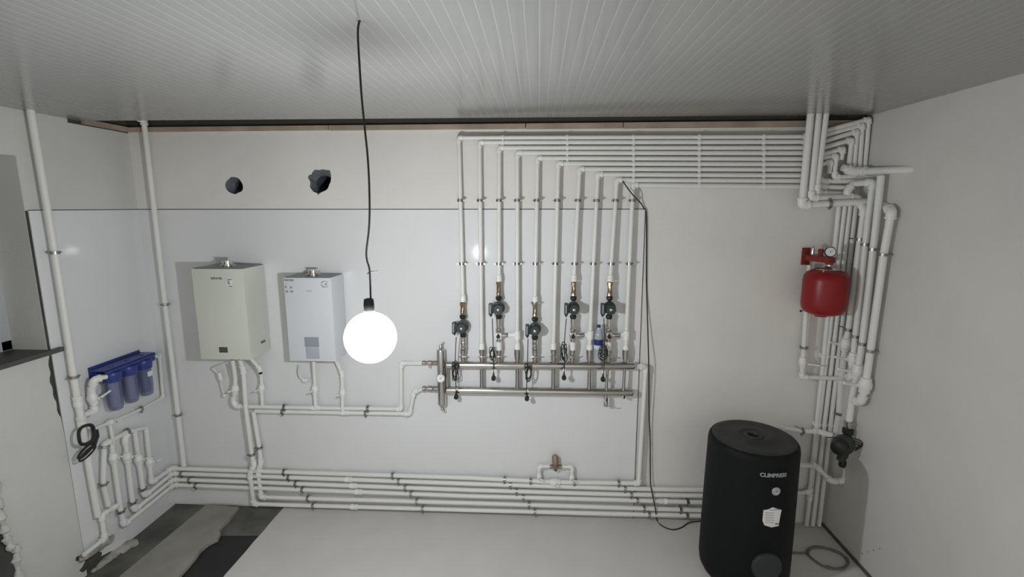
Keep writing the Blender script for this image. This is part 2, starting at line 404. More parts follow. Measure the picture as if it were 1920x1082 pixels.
# ten pipes rising from the manifold, turning right under the ceiling towards the corner
bend = [(860,258),(899,267),(936,277),(970,286.5),(1008,296.5),(1047,306.5),(1087,317),(1121,327),(1157,337.5),(1187,347)]
endy = [256,266,277,287,298,308,318,329,339,350]
c1 = [861.5,898,934,967.5,1005.7,1042.6,1081.3,1112,1151,1183.3]
c2 = [866,900,937.5,970.4,1006,1040,1079,1109.4,1145,1177.6]
bot = [(868,566),(903,655),(935.5,528),(970,655),(1003,568),(1037.5,655),(1076,528),(1105,657),(1144,528),(1173,658)]
DH, DVt = .05, .075
tails = [  # how each run continues in the right-hand corner (pixels read off the photograph; all on the back wall's pipe layer)
 [(1552,243.5),(1629,223.5),(1621,318)],
 [(1553,251.5),(1617,234),(1611,318)],
 [(1552,263),(1607,246),(1601,317)],
 [(1551,275),(1597,262),(1591,317)],
 [(1550,287),(1581,279),(1577,300)],
 [(1546,295),(1568,292),(1564,332),(1628,330)],
 [(1544,307),(1558,303),(1554,326)],
 [(1545,340),(1600,340),(1632,337)],
 [(1540,350),(1590,352)],
 [(1540,361),(1583,364)]]
ords = ['first','second','third','fourth','fifth','sixth','seventh','eighth','ninth','tenth']
ends = ['into a low pump','onto a winged stub','into a high pump','with side branch','into a low pump','onto a winged stub','into a high pump','left of the bottle','into a high pump','nearest the black cable']
mani = []
for k in range(10):
    bx, by = bend[k]
    pts = [P(*bot[k], DVt), P(bx+.0, by, DVt)]
    # horizontal run sits on its clips
    pts = [P(*bot[k], .08), P(bx, by, .055), P(1515, endy[k], .055)] + [P(x, y, .06) for x, y in tails[k]]
    clips = [P(x, by, .055) for x, lim in ((943,2),(1063.5,6),(1188,10),(1311,10),(1432,10)) if k < lim and x > bx+8]
    clips = []
    for x, lim in ((943,2),(1063.5,6),(1188,10),(1311,10),(1432,10)):
        if k < lim and x > bx+8:
            yy = by+(endy[k]-by)*(x-bx)/(1515-bx); clips.append(P(x, yy, .055))
    t = pipe('%s white pipe from the left above the manifold, %s' % (ords[k], ends[k]), pts, .0163 if k % 2 else .0158, clamps=[P(c1[k], 376, .06), P(c2[k], 494.5, .07)], clips=clips, group='pipes of the manifold row')
    c, ax = nearest(t_pts[t.name], P(bot[k][0], bot[k][1], .08)); g = G()
    g.lathe([(.016,0),(.0245,.001),(.0245,.028),(.022,.034),(.022,.05),(.016,.055)], pts[0], (pts[1]-pts[0]).normalized(), 16); obj('coupling', g, 'fit', t)
    mani.append(t)
    if k in (3, 7, 9):          # tee towards the mixing valve on its left
        q, ax = nearest(t_pts[t.name], P(bot[k][0], 628, .08)); g = G()
        g.lathe([(.018,-.035),(.026,-.034),(.026,.034),(.018,.035)], q, ax, 16)
        xe = P({3:953,7:1096,9:1163}[k], 628, .08)
        g.tube([q, xe+V((.0,0,0))], .021, 14); obj('tee_fitting', g, 'fit', t)

# three pipes coming down through the ceiling gap in front of the others
def upto(p, z): return V((p.x+(z-p.z)*-.0, p.y, z))
for lab, pts, cl, R_ in (
  ('leftmost of three white pipes dropping through the ceiling gap, crossing to the outermost riser', [P(1521,205,.12), P(1503.5,385,.12), P(1648,377,.16), PR(1672,396,.055), PR(1657,477,.055), PR(1626,701,.055), PR(1620,735,.055)], [P(1553,386,.12), PR(1657,477,.055), PR(1632,658,.055)], .024),
  ('middle of three white pipes dropping through the ceiling gap, turning into the corner', [P(1536,205,.12), P(1520,371,.12), P(1606,370,.10), PR(1620,392,.06), PR(1591,618,.06), PR(1588,632,.06)], [PR(1613,449,.06), PR(1593,619,.06)], .0215),
  ('rightmost of three white pipes dropping through the ceiling gap, ending in an elbow', [P(1550,205,.12), P(1531,358,.12), P(1536,363,.07), P(1566,364,.06)], [], .020)):
    pts[0] = pts[1]+(pts[0]-pts[1])*1.15
    t = pipe(lab, pts, R_, 'B' if not cl or len(cl) < 3 else 'R', clamps=cl if len(cl) != 3 else [])
    if len(cl) == 3:
        c, ax = nearest(t_pts[t.name], cl[0]); make_clamp(c, ax, R_, 'B', t)
        for q in cl[1:]: c, ax = nearest(t_pts[t.name], q); make_clamp(c, ax, R_, 'R', t)
        handle_valve(t, t_pts[t.name], PR(1622,722,.055), .024, (-.085,-.02,.02), 'R')
    elif cl:
        for q in cl: pass

# thick risers on the right wall
def rriser(lab, top, pxs, r, cls, valve, lev, extra=()):
    pts = [*top]+[PR(x, y, .058) for x, y in pxs]+[*extra]
    t = pipe(lab, pts, r, 'R', clamps=[PR(x, y, .058) for x, y in cls]); handle_valve(t, t_pts[t.name], PR(*valve, .058), r*1.0, lev, 'R'); return t
rriser('thick white riser on the right wall, second from the corner, valve above the cross branch', [P(1598,345,.09)], [(1637,342),(1628,410),(1604,631),(1598,690)], .021, [(1626,459),(1604,631)], (1599,673), (-.075,-.02,.02), [PR(1597,708,.058), P(1582,704,.07)])
rriser('thick white riser on the right wall, third from the corner, feeding the black pump', [PR(1652,330,.058)], [(1644,410),(1617,644),(1607,705),(1598,745),(1592,790)], .023, [(1641.5,468),(1617,644.5)], (1608,696), (-.08,-.02,.02))
# valve for the first riser and its lower run to the pump
t = pipe('white lower riser in the right corner with a tee, above the black pump', [PR(1588,630,.06), P(1578,705,.07), P(1573,775,.07), P(1566,818,.07)], .0225, 'B', clamps=[P(1574,775,.07)])
handle_valve(t, t_pts[t.name], PR(1586,647,.06), .0215, (-.07,-.02,.02), 'R')
coupling(t, t_pts[t.name], P(1578,706,.07), .0225, .05, 1.3)
t = pipe('short white elbow joining the outermost riser to its neighbour', [PR(1620,735,.055), PR(1615,753,.055), PR(1598,752,.058)], .023, 'R')
# pipe through the right wall
t = pipe('fat white header pipe passing from the corner into the right wall near the ceiling', [P(1580,314,.09), P(1601,322,.09), P(1612,322,.09), V((XR+.02, PR(1712,317,0).y, PR(1712,317,0).z))], .025, 'R')
t = pipe('short white vertical branch hanging from the fat header pipe in the corner', [P(1598,346,.10), P(1588,360,.10), P(1588,372,.09)], .021)
# four thin risers in the corner
thin = [((1573,386),(1519,915)),((1584,386),(1512,985)),((1594,386),(1524,982)),((1604.5,386),(1536,981))]
tl = ['leftmost of four thin white corner risers, ending in an elbow behind the black tank','second from left of four thin white corner risers, with a low coupling','third from left of four thin white corner risers, running to the floor','rightmost of four thin white corner risers, tight in the corner']
for k, ((x0, y0), (x1, y1)) in enumerate(thin):
    pts = [P(x0, y0, .05), P(x1, y1, .05)] if k else [P(1573,386,.05), P(1519,922,.05), P(1497,925,.05)]
    if k: z = .012; pts[-1] = pts[0]+(pts[-1]-pts[0])*((pts[0].z-z)/(pts[0].z-pts[-1].z)) if pts[-1].z < z or True else pts[-1]
    t = pipe(tl[k], pts, .0165, coups=[P((1523,1519,0,0)[k], (870,931,0,0)[k], .05)] if k < 2 else [], group='thin risers in the right corner')
    for yy in (668, 797):
        q = P(x0+(x1-x0)*(yy-y0)/(y1-y0), yy, .05); c, ax = nearest(t_pts[t.name], q); make_clip(c, ax, .0165, t)

# ---------------------------------------------------------------- six runs along the foot of the back wall
def band(k, lab, left, mid, r=.0178, clamps=(), coups=(), pre=(), end=None, grp='pipes along the foot of the wall'):
    pts = list(pre)+[P(*q, .055) for q in left+mid]
    if end: pts += end
    return pipe(lab, pts, r, clamps=[P(*q, .055) for q in clamps], coups=[P(*q, .055) for q in coups], group=grp)
def LP(px, py): return PL(px, py, .05)
cor = lambda px, py: V((XL+.055, -.055, P(px, py, .055).z))
q1 = cor(330,878.5); q2 = cor(330,888); q3 = cor(330,899); q4 = cor(330,909)
def lw(pl): return [LP(*q) for q in pl]
t = band(1, 'topmost white pipe along the wall foot, rising at right to the manifold end', [(480,883.5)], [(880,896),(1040,904),(1198,906.5)], clamps=[(533,886),(736.4,893),(946,898.5),(995,901.5),(1077,905),(1160,905.5)], pre=[LP(274,802), LP(284,905), q1], end=[P(1211,688,.06), P(1196,687.5,.085)])
coupling(t, t_pts[t.name], P(1205,687.5,.08), .0178, .018, 1.45)
handle_valve(t, t_pts[t.name], LP(291,872) if False else LP(281,866), .017, (0,.05,.0), 'L')
handle_valve(t, t_pts[t.name], P(1041,904,.055), .0178, (.03,-.01,.0), 'B')
band(2, 'second white pipe from the top of six along the wall foot', [(480,893)], [(880,907),(1170,916),(1319,919),(1497,925)], clamps=[(341,889),(541.6,896),(747.5,904),(957,909.5),(1171.8,916)], coups=[(654,899.5)], pre=[LP(252,808), LP(268,917), LP(272,929), q2])
t = band(3, 'third white pipe from the top of six along the wall foot', [(480,904)], [(880,918.7),(1170,927),(1319,929.5),(1492,934)], clamps=[(356,900.5),(555,907.5),(760,915.5),(968.6,921.5),(1183.5,927.5)], coups=[(663,911)], pre=[LP(240,813), LP(234,822), LP(249,945), LP(253,956), q3])
t = band(4, 'fourth white pipe from the top of six along the wall foot', [(480,915)], [(880,930),(1170,937.5),(1319,942),(1492,946)], clamps=[(368,911),(567.4,919),(771,927),(981.3,933),(1194.6,938.5),(1289,941)], coups=[(673,922.5),(1244,940)], pre=[LP(209,832), LP(214,870), LP(226,955), LP(233,984), q4])
band(5, 'fifth white pipe from the top along the wall foot, turning up to the boilers', [], [(490,932),(880,943),(1170,952),(1319,957),(1492,961)], clamps=[(577.5,934),(781.6,940.5),(992,947),(1207.5,953),(1276,955.5)], pre=[P(475,771,.055), P(486,838,.055), P(489.5,868,.055), P(484,884,.055)])
band(6, 'lowest white pipe along the wall foot just above the floor, turning up to the boilers', [], [(476,945),(880,956.5),(1170,963.7),(1319,967),(1492,971)], clamps=[(587.5,948.5),(792.3,954),(1003,960),(1217,964.5),(1288,966.5)], coups=[(664.5,950.5)], pre=[P(449,673,.15), P(456,692,.11), P(461,767,.10), P(472,852,.09), P(476.5,872,.09), P(468.5,889,.09)])
for o in list(bpy.data.objects):
    if o.get('label', '').startswith('fifth white pipe'): c, ax = nearest(t_pts[o.name], P(485.5,839,.055)); make_clamp(c, ax, .0178, 'B', o)
    if o.get('label', '').startswith('lowest white pipe along'): c, ax = nearest(t_pts[o.name], P(470,852,.09)); make_clamp(c, ax, .0178, 'B', o)
    if o.get('label', '').startswith('second white pipe from the top'): c, ax = nearest(t_pts[o.name], LP(268,917)); make_clamp(c, ax, .0178, 'L', o); handle_valve(o, t_pts[o.name], LP(259,862), .0178, (0,.05,0), 'L')
    if o.get('label', '').startswith('third white pipe from the top'): c, ax = nearest(t_pts[o.name], LP(248,943)); make_clamp(c, ax, .0178, 'L', o); handle_valve(o, t_pts[o.name], LP(238,857), .0178, (0,.05,0), 'L')
    if o.get('label', '').startswith('fourth white pipe from the top'): c, ax = nearest(t_pts[o.name], LP(228,958)); make_clamp(c, ax, .0178, 'L', o); handle_valve(o, t_pts[o.name], LP(213,858), .0178, (0,.05,0), 'L')

# small frame with the brass filling valve
t = pipe('small white pipe frame above the wall-foot pipes carrying a brass filling valve', [P(1011,902,.055), P(1011,874.5,.055), P(1032,874.5,.055)], .0135)
g = G(); rp = rc([P(1054,875,.055), P(1073,875.5,.055), P(1072,905,.055)], .02); g.tube(rp, .0135, 12); obj('pipe_run', g, 'ppr', t)
elbow(t, P(1054,875,.055), P(1073,875.5,.055), P(1072,905,.055), .0135)
handle_valve(t, [P(1011,900,.055), P(1011,878,.055)], P(1011,893,.055), .0125, (.035,-.01,-.006), 'B')
handle_valve(t, [P(1072,904,.055), P(1073,878,.055)], P(1072,895.5,.055), .0125, (.035,-.01,-.006), 'B')
c = P(1042,875,.06); t = thing('filling_valve', 'brass filling valve with a dull pink bonnet mounted in the small white pipe frame', 'valve', c-V((0,0,.03)))
g = G(); g.lathe([(.010,-.05),(.017,-.048),(.017,-.028),(.013,-.025),(.013,.025),(.017,.028),(.017,.048),(.010,.05)], c, (1,0,0), 12); g.lathe([(.02,-.018),(.022,0),(.02,.02)], c, (0,0,1), 12); obj('valve_body', g, 'brass', t)
g = G(); g.lathe([(.016,.01),(.026,.025),(.029,.045),(.026,.05),(.026,.09),(.018,.1),(.004,.102)], c, (-.08,0,1), 18); obj('bonnet', g, 'brassd', t)
g = G(); g.lathe([(.012,-.018),(.012,-.035),(.008,-.042)], c, (0,-.15,1), 10); obj('drain_cap', g, 'black', t)

# ---------------------------------------------------------------- left wall plumbing
t = pipe('tall white riser on the left wall from the ceiling down past the blue filter', [V((XL+.05, LP(58,220).y, ZC+.1)), LP(60,222), LP(102,473.6), LP(138,707), LP(154,796), LP(168,880), LP(184,968)], .021, 'L', clamps=[LP(102,473.6), LP(138,707)], coups=[LP(152,790), LP(146,752)], elbows=False, clen=.035)
p0, p1 = P(270,229,.05), P(345,874,.05)
t = pipe('tall white riser in the back left corner from the ceiling to the wall foot', [V((p0.x-.03,-.30,p0.z+.035)), V((p0.x,-.05,p0.z+.02)), p1], .0195, clamps=[P(308.5,571,.05), P(335,778,.05)])
t = pipe('white pipe on the left wall below the round black coil, with a clamp halfway', [LP(242,808), LP(196,833), LP(195,842), LP(193.5,908), LP(203,948)], .0175, 'L', clamps=[LP(200,837), LP(239,813), LP(194,908)])
t = pipe('white pipe joining the lower left wall pipes and bending down to the floor rubble', [LP(222,946), LP(191,966), LP(197,1010), PL(158,1040,.07)], .0165, 'L')
coupling(t, t_pts[t.name], LP(212,952), .0165, .02, 1.3)
t = pipe('white header pipe across the lower left wall linking the valved drops', [LP(274,802), LP(242,809)], .0165, 'L')
t = pipe('white valved pipe curving from the left of the blue filter to the riser', [PL(199,706,.11), PL(176,712,.09), LP(171,735), LP(176.5,758), LP(177,772), LP(156,778)], .0195, 'L')
handle_valve(t, t_pts[t.name], LP(173,747), .019, (0,.085,.025), 'L')
t = pipe('thin white pipe looping from the right of the blue filter back below it', [PL(293,668,.11), PL(299,666,.06), LP(306,745), LP(264,767.5), LP(184,801), LP(172,806)], .0125, 'L', clamps=[LP(264,767.5)])
handle_valve(t, t_pts[t.name], LP(208,791), .0135, (0,.045,.0), 'L')
t = pipe('short white drop linking the filter return to the header on the left wall', [LP(206,795), LP(213,832)], .0125, 'L', elbows=False)
# black coil on the riser
c = PL(161.5,815,.105); rr = (PL(161.5,799,.105)-c).length
g = G()
for q in range(2):
    pts = [c+V((.004*q+.006*math.sin(3*a), rr*(1.0+.05*q)*math.sin(a)*1.0, rr*(1.08+.05*q)*math.cos(a))) for a in [i*.105 for i in range(61)]]
    g.tube(pts, .0098, 8)
c2_ = PL(161,845,.085)
g.tube([c2_+V((0, .06*math.sin(a), .022*math.cos(a)+.02*math.sin(a))) for a in [i*.21 for i in range(31)]], .0085, 8)
g.tube([c2_+V((.01, .065*math.sin(a), -.02+.022*math.cos(a)+.02*math.sin(a))) for a in [i*.21 for i in range(31)]], .006, 8)
g.tube([PL(181,806,.09), PL(183,818,.09), PL(178,832,.09), PL(174,842,.09)], .011, 8)
single('cable_coil', g, 'cable', 'round coil of black cable hung on the tall left wall riser', 'cable coil')

# blue triple water filter
dA, dB = PL(189,690,.1), PL(290,672,.1)
ya, yb = PL(196,700,.12).y, PL(289,680,.12).y
zt = PL(240,692,.12).z
t = thing('water_filter', 'blue triple water filter housing mounted on the left wall', 'water filter', V((XL+.12,(ya+yb)/2,zt-.3)))
g = G(); zk = PL(225,676,.01).z
g.box((XL+.007, ya-.01, zk-.075), (XL+.012, yb+.0, zk+.03), .002); g.box((XL+.007, ya-.01, zk+.0), (XL+.14, yb-.0, zk+.012), .003); g.box((XL+.13, ya-.01, zk-.02), (XL+.14, yb, zk+.01), .003); obj('bracket', g, 'blue', t)
ys = [ya+(yb-ya)*q for q in (.18,.5,.82)]
g = G(); zh = zk-.02
for y in ys: g.lathe([(.02,.0),(.056,-.004),(.062,-.014),(.062,-.05),(.058,-.056),(.058,-.075),(.05,-.08)], (XL+.095,y,zh), (0,0,1), 24)
g.box((XL+.07, ya+.02, zh-.035), (XL+.12, yb-.02, zh-.008), .006)
g.lathe([(.024,-.0),(.024,.05)], (XL+.095,ya+.03,zh-.025), (0,-1,0), 16); g.lathe([(.024,0),(.024,.05)], (XL+.095,yb-.03,zh-.025), (0,1,0), 16)
obj('filter_head', g, 'blue', t)
zbot = zh-.30
for k, y in enumerate(ys):
    g = G(); g.lathe([(.05,zh-.075),(.050,zh-.2),(.047,zbot+.03),(.042,zbot+.008),(.03,zbot)], (XL+.095,y,0), (0,0,1), 24); h = obj('filter_bowl', g, 'blueclear', t)
    if k == 2: h['label'] = 'darkest bowl with a small label'
    g = G(); g.lathe([(.032,zh-.07),(.032,zbot+.03)], (XL+.095,y,0), (0,0,1), 20); obj('cartridge', g, 'cart' if k < 2 else 'panelg', h)
    if k == 2:
        g = G(); g.box((XL+.138,y-.022,zh-.14), (XL+.147,y+.022,zh-.10)); obj('sticker', g, 'paper', h)
g = G()
for y in ys: g.lathe([(.014,0),(.012,.006)], (XL+.095,y,zk+.012), (0,0,1), 12)
obj('vent_screw', g, 'blue', t)

# ---------------------------------------------------------------- boilers
def boiler(name_lab, x0, x1, z0, z1, dp, m_, cat='boiler'):
    t = thing('wall_boiler', name_lab, cat, V(((x0+x1)/2,-dp/2,z0)))
    g = G(); g.box((x0,-dp,z0), (x1,-.012,z1-.004), .008); obj('casing', g, m_, t)
    g = G(); g.box((x0+.012,-dp+.012,z1-.006), (x1-.012,-.014,z1+.001)); obj('top_plate', g, 'boilb', t)
    cx = (x0+x1)/2
    g = G(); g.lathe([(.058,0),(.058,.008),(.05,.01),(.05,.016),(.036,.018),(.036,.034),(.041,.035),(.041,.042),(.030,.042)], (cx,-dp*.55,z1), (0,0,1), 28); obj('flue_collar', g, 'chrome', t)
    g = G(); g.box((x0+.02,-dp+.02,z0-.004), (x1-.02,-.02,z0+.001)); obj('base_plate', g, 'boilb', t)
    return t
a0, a1 = P(357,503,.3), P(470,674,.3)
b1x0, b1x1, b1z0, b1z1 = -2.605, -2.205, CZ-1.166, CZ-.453
B1 = boiler('cream wall boiler with a small dark display, nearer the left corner', b1x0, b1x1, b1z0, b1z1, .30, 'boil1')
def face(g, x, z, w_, h_, y, t_=.001): g.box((x-w_/2, y-t_, z-h_/2), (x+w_/2, y+.0005, z+h_/2)); return g
q = P(419,656,.3); g = G(); g.box((q.x-.034,-.3025,q.z-.022), (q.x+.034,-.2995,q.z+.022), .002); obj('display', g, 'screen', B1)
q = P(405.5,521.5,.3); obj('lettering', text_mesh('adorna', .031, (q.x,-.3008,q.z), (1,0,0), (0,0,1), bold=.0006), 'ink', B1)
q = P(431,531,.3); g = G(); face(g, q.x, q.z, .042, .062, -.3006, .0006); s_ = obj('energy_label', g, 'paper', B1); s_['label'] = 'small white printed label'
g = G(); face(g, q.x, q.z+.026, .036, .006, -.3013); face(g, q.x-.009, q.z+.012, .014, .008, -.3013); face(g, q.x-.007, q.z-.002, .018, .009, -.3013); face(g, q.x+.004, q.z-.024, .030, .006, -.3013); obj('print', g, 'ink', s_)
# stickers on the boiler's right side
g = G(); g.box((b1x1-.0005,-.13,b1z0+.15), (b1x1+.0008,-.075,b1z0+.245)); s_ = obj('side_sticker', g, 'boil2', B1)
g = G(); g.box((b1x1+.0,-.145,b1z0+.088), (b1x1+.004,-.09,b1z0+.104)); obj('side_slot', g, 'ink', B1)
b2x0, b2x1, b2z0, b2z1 = -1.925, -1.555, CZ-1.185, CZ-.524
B2 = boiler('white wall boiler with grey control panel, beside the hanging bulb', b2x0, b2x1, b2z0, b2z1, .25, 'boil2')
q0, q1_ = P(570.5,632,.25), P(599,651,.25)
g = G(); g.box((q0.x,-.2525,q1_.z), (q1_.x-.002,-.2495,q0.z), .002); obj('display', g, 'panelg', B2)
q0, q1_ = P(573,651.5,.25), P(600,673,.25)
g = G(); g.box((q0.x,-.2515,q1_.z), (q1_.x-.002,-.2495,q0.z), .001); obj('control_flap', g, 'panelg2', B2)
q = P(541.5,525.5,.25); obj('lettering', text_mesh('BEXTON', .0175, (q.x,-.2508,q.z), (1,0,0), (0,0,1), bold=.0008), 'ink', B2)
g = G()
for px, py, w_ in ((536,533,.013),(536,538,.014),(545.5,539,.016),(538,546.5,.022),(547,546.5,.022)): q = P(px, py, .25); face(g, q.x, q.z, w_, .016 if py > 535 else .004, -.2505)
obj('pictograms', g, 'inkl', B2)
q = P(579,545.7,.25); g = G(); face(g, q.x, q.z, .042, .005, -.2505); obj('small_badge', g, 'inkl', B2)
g = G(); q = P(609.5,533,.25)
def sp2(a): return V((q.x+.030*math.cos(a)*1.0, -.2512, q.z+.020*math.sin(a)*1.1))
g.tube([sp2(a) for a in [.75+i*.18 for i in range(13)]], [.0012+.0028*abs(math.cos(.5+i*.33)) for i in range(13)], 6); g.tube([sp2(a) for a in [3.0+i*.2 for i in range(14)]], [.0015+.003*abs(math.sin(i*.3)) for i in range(14)], 6)
g.lathe([(.009,0),(.009,.001)], (q.x+.006,-.2505,q.z), (0,-1,0), 14); obj('round_emblem', g, 'inkl', B2)

# pipes under the boilers
t = pipe('upper white collector pipe under the boilers, starting at the cream boiler', [P(436,674,.15), P(441,706,.10), P(441,735,.08), P(437,752,.07), P(443,762,.07), P(600,765,.06), P(752,767,.06), P(752,681,.06), P(792,681,.085)], .0165, clamps=[P(534,763.5,.06), P(690,766.5,.06)])
handle_valve(t, t_pts[t.name], P(441,729,.08), .0165, (-.02,-.02,0), 'B')
coupling(t, t_pts[t.name], P(592,765,.06), .0165, .03, 1.3)
t = pipe('lower white collector pipe under the boilers, rising to the lower manifold inlet', [P(478,771,.06), P(590,773,.055), P(768,776,.055), P(776,735,.06), P(793,729,.085)], .0165, clamps=[P(530.6,772,.055), P(686,774.5,.055)], coups=[P(647,773.7,.055)])
t = pipe('white gas pipe with a dark knob and valve, right below the cream boiler', [P(470,672,.16), P(486,690,.11), P(490,706,.08), P(490.5,735,.07), P(492,764,.07)], .0135)
handle_valve(t, t_pts[t.name], P(490.5,728,.07), .0145, (-.02,-.02,0), 'B')
g = G(); g.lathe([(.011,0),(.011,.018),(.008,.022)], P(490,699,.09), (0,-1,.1), 12); obj('knob', g, 'black', t)
t = pipe('short white pipe with a valve below the white boiler, joining the collector', [P(588,676,.13), P(590,712,.08), P(590,735,.07), P(592,764,.07)], .0155)
handle_valve(t, t_pts[t.name], P(590,730,.07), .0155, (-.02,-.02,0), 'B')
t = pipe('short white pipe at the right below the white boiler, half lost in the glare', [P(630,676,.12), P(641,700,.08), P(642,738,.07), P(642,772,.07)], .0145)
handle_valve(t, t_pts[t.name], P(642,737,.07), .0145, (-.02,-.02,0), 'B')
g = G(); g.tube(smooth([P(426,680,.16), P(413,684,.13), P(400,690,.08), P(405,697,.06), P(412,704,.05)]), .006, 8)
g.lathe([(.010,-.04),(.018,-.035),(.018,.02),(.012,.035),(.008,.04)], P(413,706,.06), (.1,0,-1), 14)
g.tube(smooth([P(414,716,.06), P(416,728,.05), P(420,740,.06)]), .006, 8); g.lathe([(.006,-.012),(.015,-.01),(.017,.008),(.008,.014)], P(421,741,.06), (.8,-.4,-.4), 12)
single('drain_hose', g, 'fit', 'small white relief hose with funnel dangling left under the cream boiler', 'hose')
g = G(); g.tube(smooth([P(563,684,.14), P(560,697,.09), P(563,708,.06), P(571,713,.05), P(580,714,.05), P(588,711,.07)]), .006, 8); g.lathe([(.006,-.02),(.019,-.014),(.019,.014),(.006,.02)], P(572,713,.055), (1,0,-.1), 14)
single('drain_hose', g, 'fit', 'small white hose curling out under the white boiler', 'hose')

# ---------------------------------------------------------------- stainless manifold
DM = .085
hU0, hU1 = P(838,684.5,DM), P(1190,686,DM); hL0, hL1 = P(838,731.5,DM), P(1187,736,DM)
MF = thing('heating_manifold', 'long stainless steel two-bar heating manifold with vertical separator on the panelled wall', 'manifold', P(1000,735,DM)-V((0,0,.03)))
MF['label'] = 'long stainless two-bar heating manifold with a vertical separator at its left end'
for a, b in ((hU0, hU1), (hL0, hL1)):
    ax = (b-a).normalized(); L = (b-a).length; r = .0325; g = G()
    g.lathe([(.022,-.005),(r,0),(r,L-.012),(r*.9,L-.004),(r*.6,L+.003),(.004,L+.006)], a, ax, 28); obj('header_bar', g, 'inox', MF)
sx_ = P(827.5,700,DM).x; zt_, zb_ = P(827.5,655,DM).z, P(831,763,DM).z
g = G(); g.lathe([(.012,zb_-.010),(.014,zb_),(.028,zb_+.014),(.034,zb_+.032),(.034,zt_-.012),(.031,zt_-.003),(.012,zt_)], (sx_,-DM,0), (0,0,1), 28); obj('separator', g, 'inox', MF)
g = G(); g.lathe([(.009,0),(.013,.004),(.013,.03),(.008,.04)], (sx_,-DM,zt_-.002), (0,0,1), 14); g.tube([(sx_,-DM,zt_+.03),(sx_+.012,-DM-.004,zt_+.045),(sx_+.022,-DM,zt_+.06)], .004, 8); obj('air_vent', g, 'nickel', MF)
g = G(); g.lathe([(.009,0),(.012,-.004),(.012,-.016)], (sx_,-DM,zb_-.01), (0,0,1), 12); g.tube(rc([(sx_,-DM,zb_-.022),(sx_+.004,-DM,zb_-.035),(sx_+.018,-DM,zb_-.038),(sx_+.02,-DM,zb_-.02)], .008), .0045, 8); obj('drain_cock', g, 'nickel', MF)
# pressure gauge on the separator
def gauge(c, nrm, r, parent, name='pressure_gauge', dial='paper', rim='nickel', sub=True):
    nrm = V(nrm).normalized(); g = G(); g.lathe([(r*.9,-.014),(r,-.012),(r,.002),(r*.9,.004),(r*.88,.0015)], c, nrm, 24); o = obj(name, g, rim, parent)
    g = G(); g.lathe([(r*.88,0),(r*.88,.0024)], c, nrm, 24); obj('dial', g, dial, o)
    u = V((0,0,1)).cross(nrm).normalized(); w_ = nrm.cross(u)
    g = G(); b_ = c+nrm*.0036; g.tube([b_-(u+w_)*r*.12, b_+(u*.5+w_*.5)*r*.9], [.0012,.0006], 5); g.lathe([(r*.10,0),(r*.10,.002)], c+nrm*.0024, nrm, 8)
    obj('needle', g, 'ink', o); return o
gc = P(826,709.5,DM+.055); g = G(); g.tube([gc+V((0,.012,0)), V((sx_,-DM,gc.z))], .007, 10); gs = gauge(gc, (0.05,-1,.1), .036, MF)
obj('gauge_stem', g, 'nickel', gs)
# posts between the bars
for x in (838, 903, 970, 1037.5, 1105.5):
    a = P(x, 690, DM); b = P(x, 733, DM); g = G(); g.tube([V((a.x,-DM,a.z)), V((a.x-.0,-DM,b.z))], .0165 if x > 840 else .013, 18); obj('post', g, 'inox', MF)
for x0, x1, y1 in ((1139,1136,752),(1171,1168.5,746)):
    g = G(); g.tube([P(x0,690,DM+.012), P(x1,y1-6,DM+.012)], .0125, 16); g.lathe([(.0125,0),(.018,.001),(.018,.028),(.013,.03)], P(x1,y1-6,DM+.012), (0,0,-1), 8); obj('post', g, 'chrome', MF)['label'] = 'slim chrome return post running past the lower bar'
g = G(); c = P(1136,757,DM+.012); g.lathe([(.012,.03),(.018,.02),(.018,-.02),(.013,-.024)], c, (0,0,1), 12); g.tube([c, c+V((0,-.022,0))], .007, 8); g.tube([c+V((0,-.022,.0)), c+V((.03,-.024,-.012)), c+V((.055,-.022,-.008))], [.005,.004,.006], 8); obj('drain_valve', g, 'nickel', MF)
# stubs and valves on the upper bar
def nvalve(x, parent, y0=655.5, y1=676, handle=True, plain=False, hx=1):
    a, b = P(x, y1, DM), P(x, y0, DM); b = V((b.x, a.y, b.z)); a = V((b.x, a.y, a.z-.012)); L = (b-a).length; ax = (b-a).normalized(); g = G()
    if plain:
        g.lathe([(.016,0),(.016,.02),(.022,.022),(.022,L*.5),(.025,L*.52),(.025,L-.002),(.02,L)], a, ax, 16)
        o = obj('adapter', g, 'nickel', parent); return o
    g.lathe([(.016,0),(.016,.018),(.021,.02),(.021,L*.40),(.017,L*.42),(.019,L*.55),(.017,L*.70),(.023,L*.72),(.023,L-.002),(.018,L)], a, ax, 16)
    g.tube([a+ax*L*.5, a+ax*L*.5+V((0,-.03,0))], .008, 10)
    o = obj('stub_valve', g, 'nickel', parent)
    if handle:
        c = a+ax*L*.52+V((0,-.032,0)); g = G(); tl_ = random.uniform(-.25,.25)
        dx = V((math.cos(tl_),0,math.sin(tl_))); g.tube([c-dx*.033, c-dx*.012, c, c+dx*.012, c+dx*.033], [.004,.0062,.0075,.0062,.004], 8); obj('wing_handle', g, 'chrome', o)
    return o
for x, pl in ((868,0),(903.5,0),(935,0),(970,1),(1003,0),(1038,0),(1073,0),(1105.5,1),(1141,0),(1173,1)): nvalve(x, MF, plain=bool(pl))
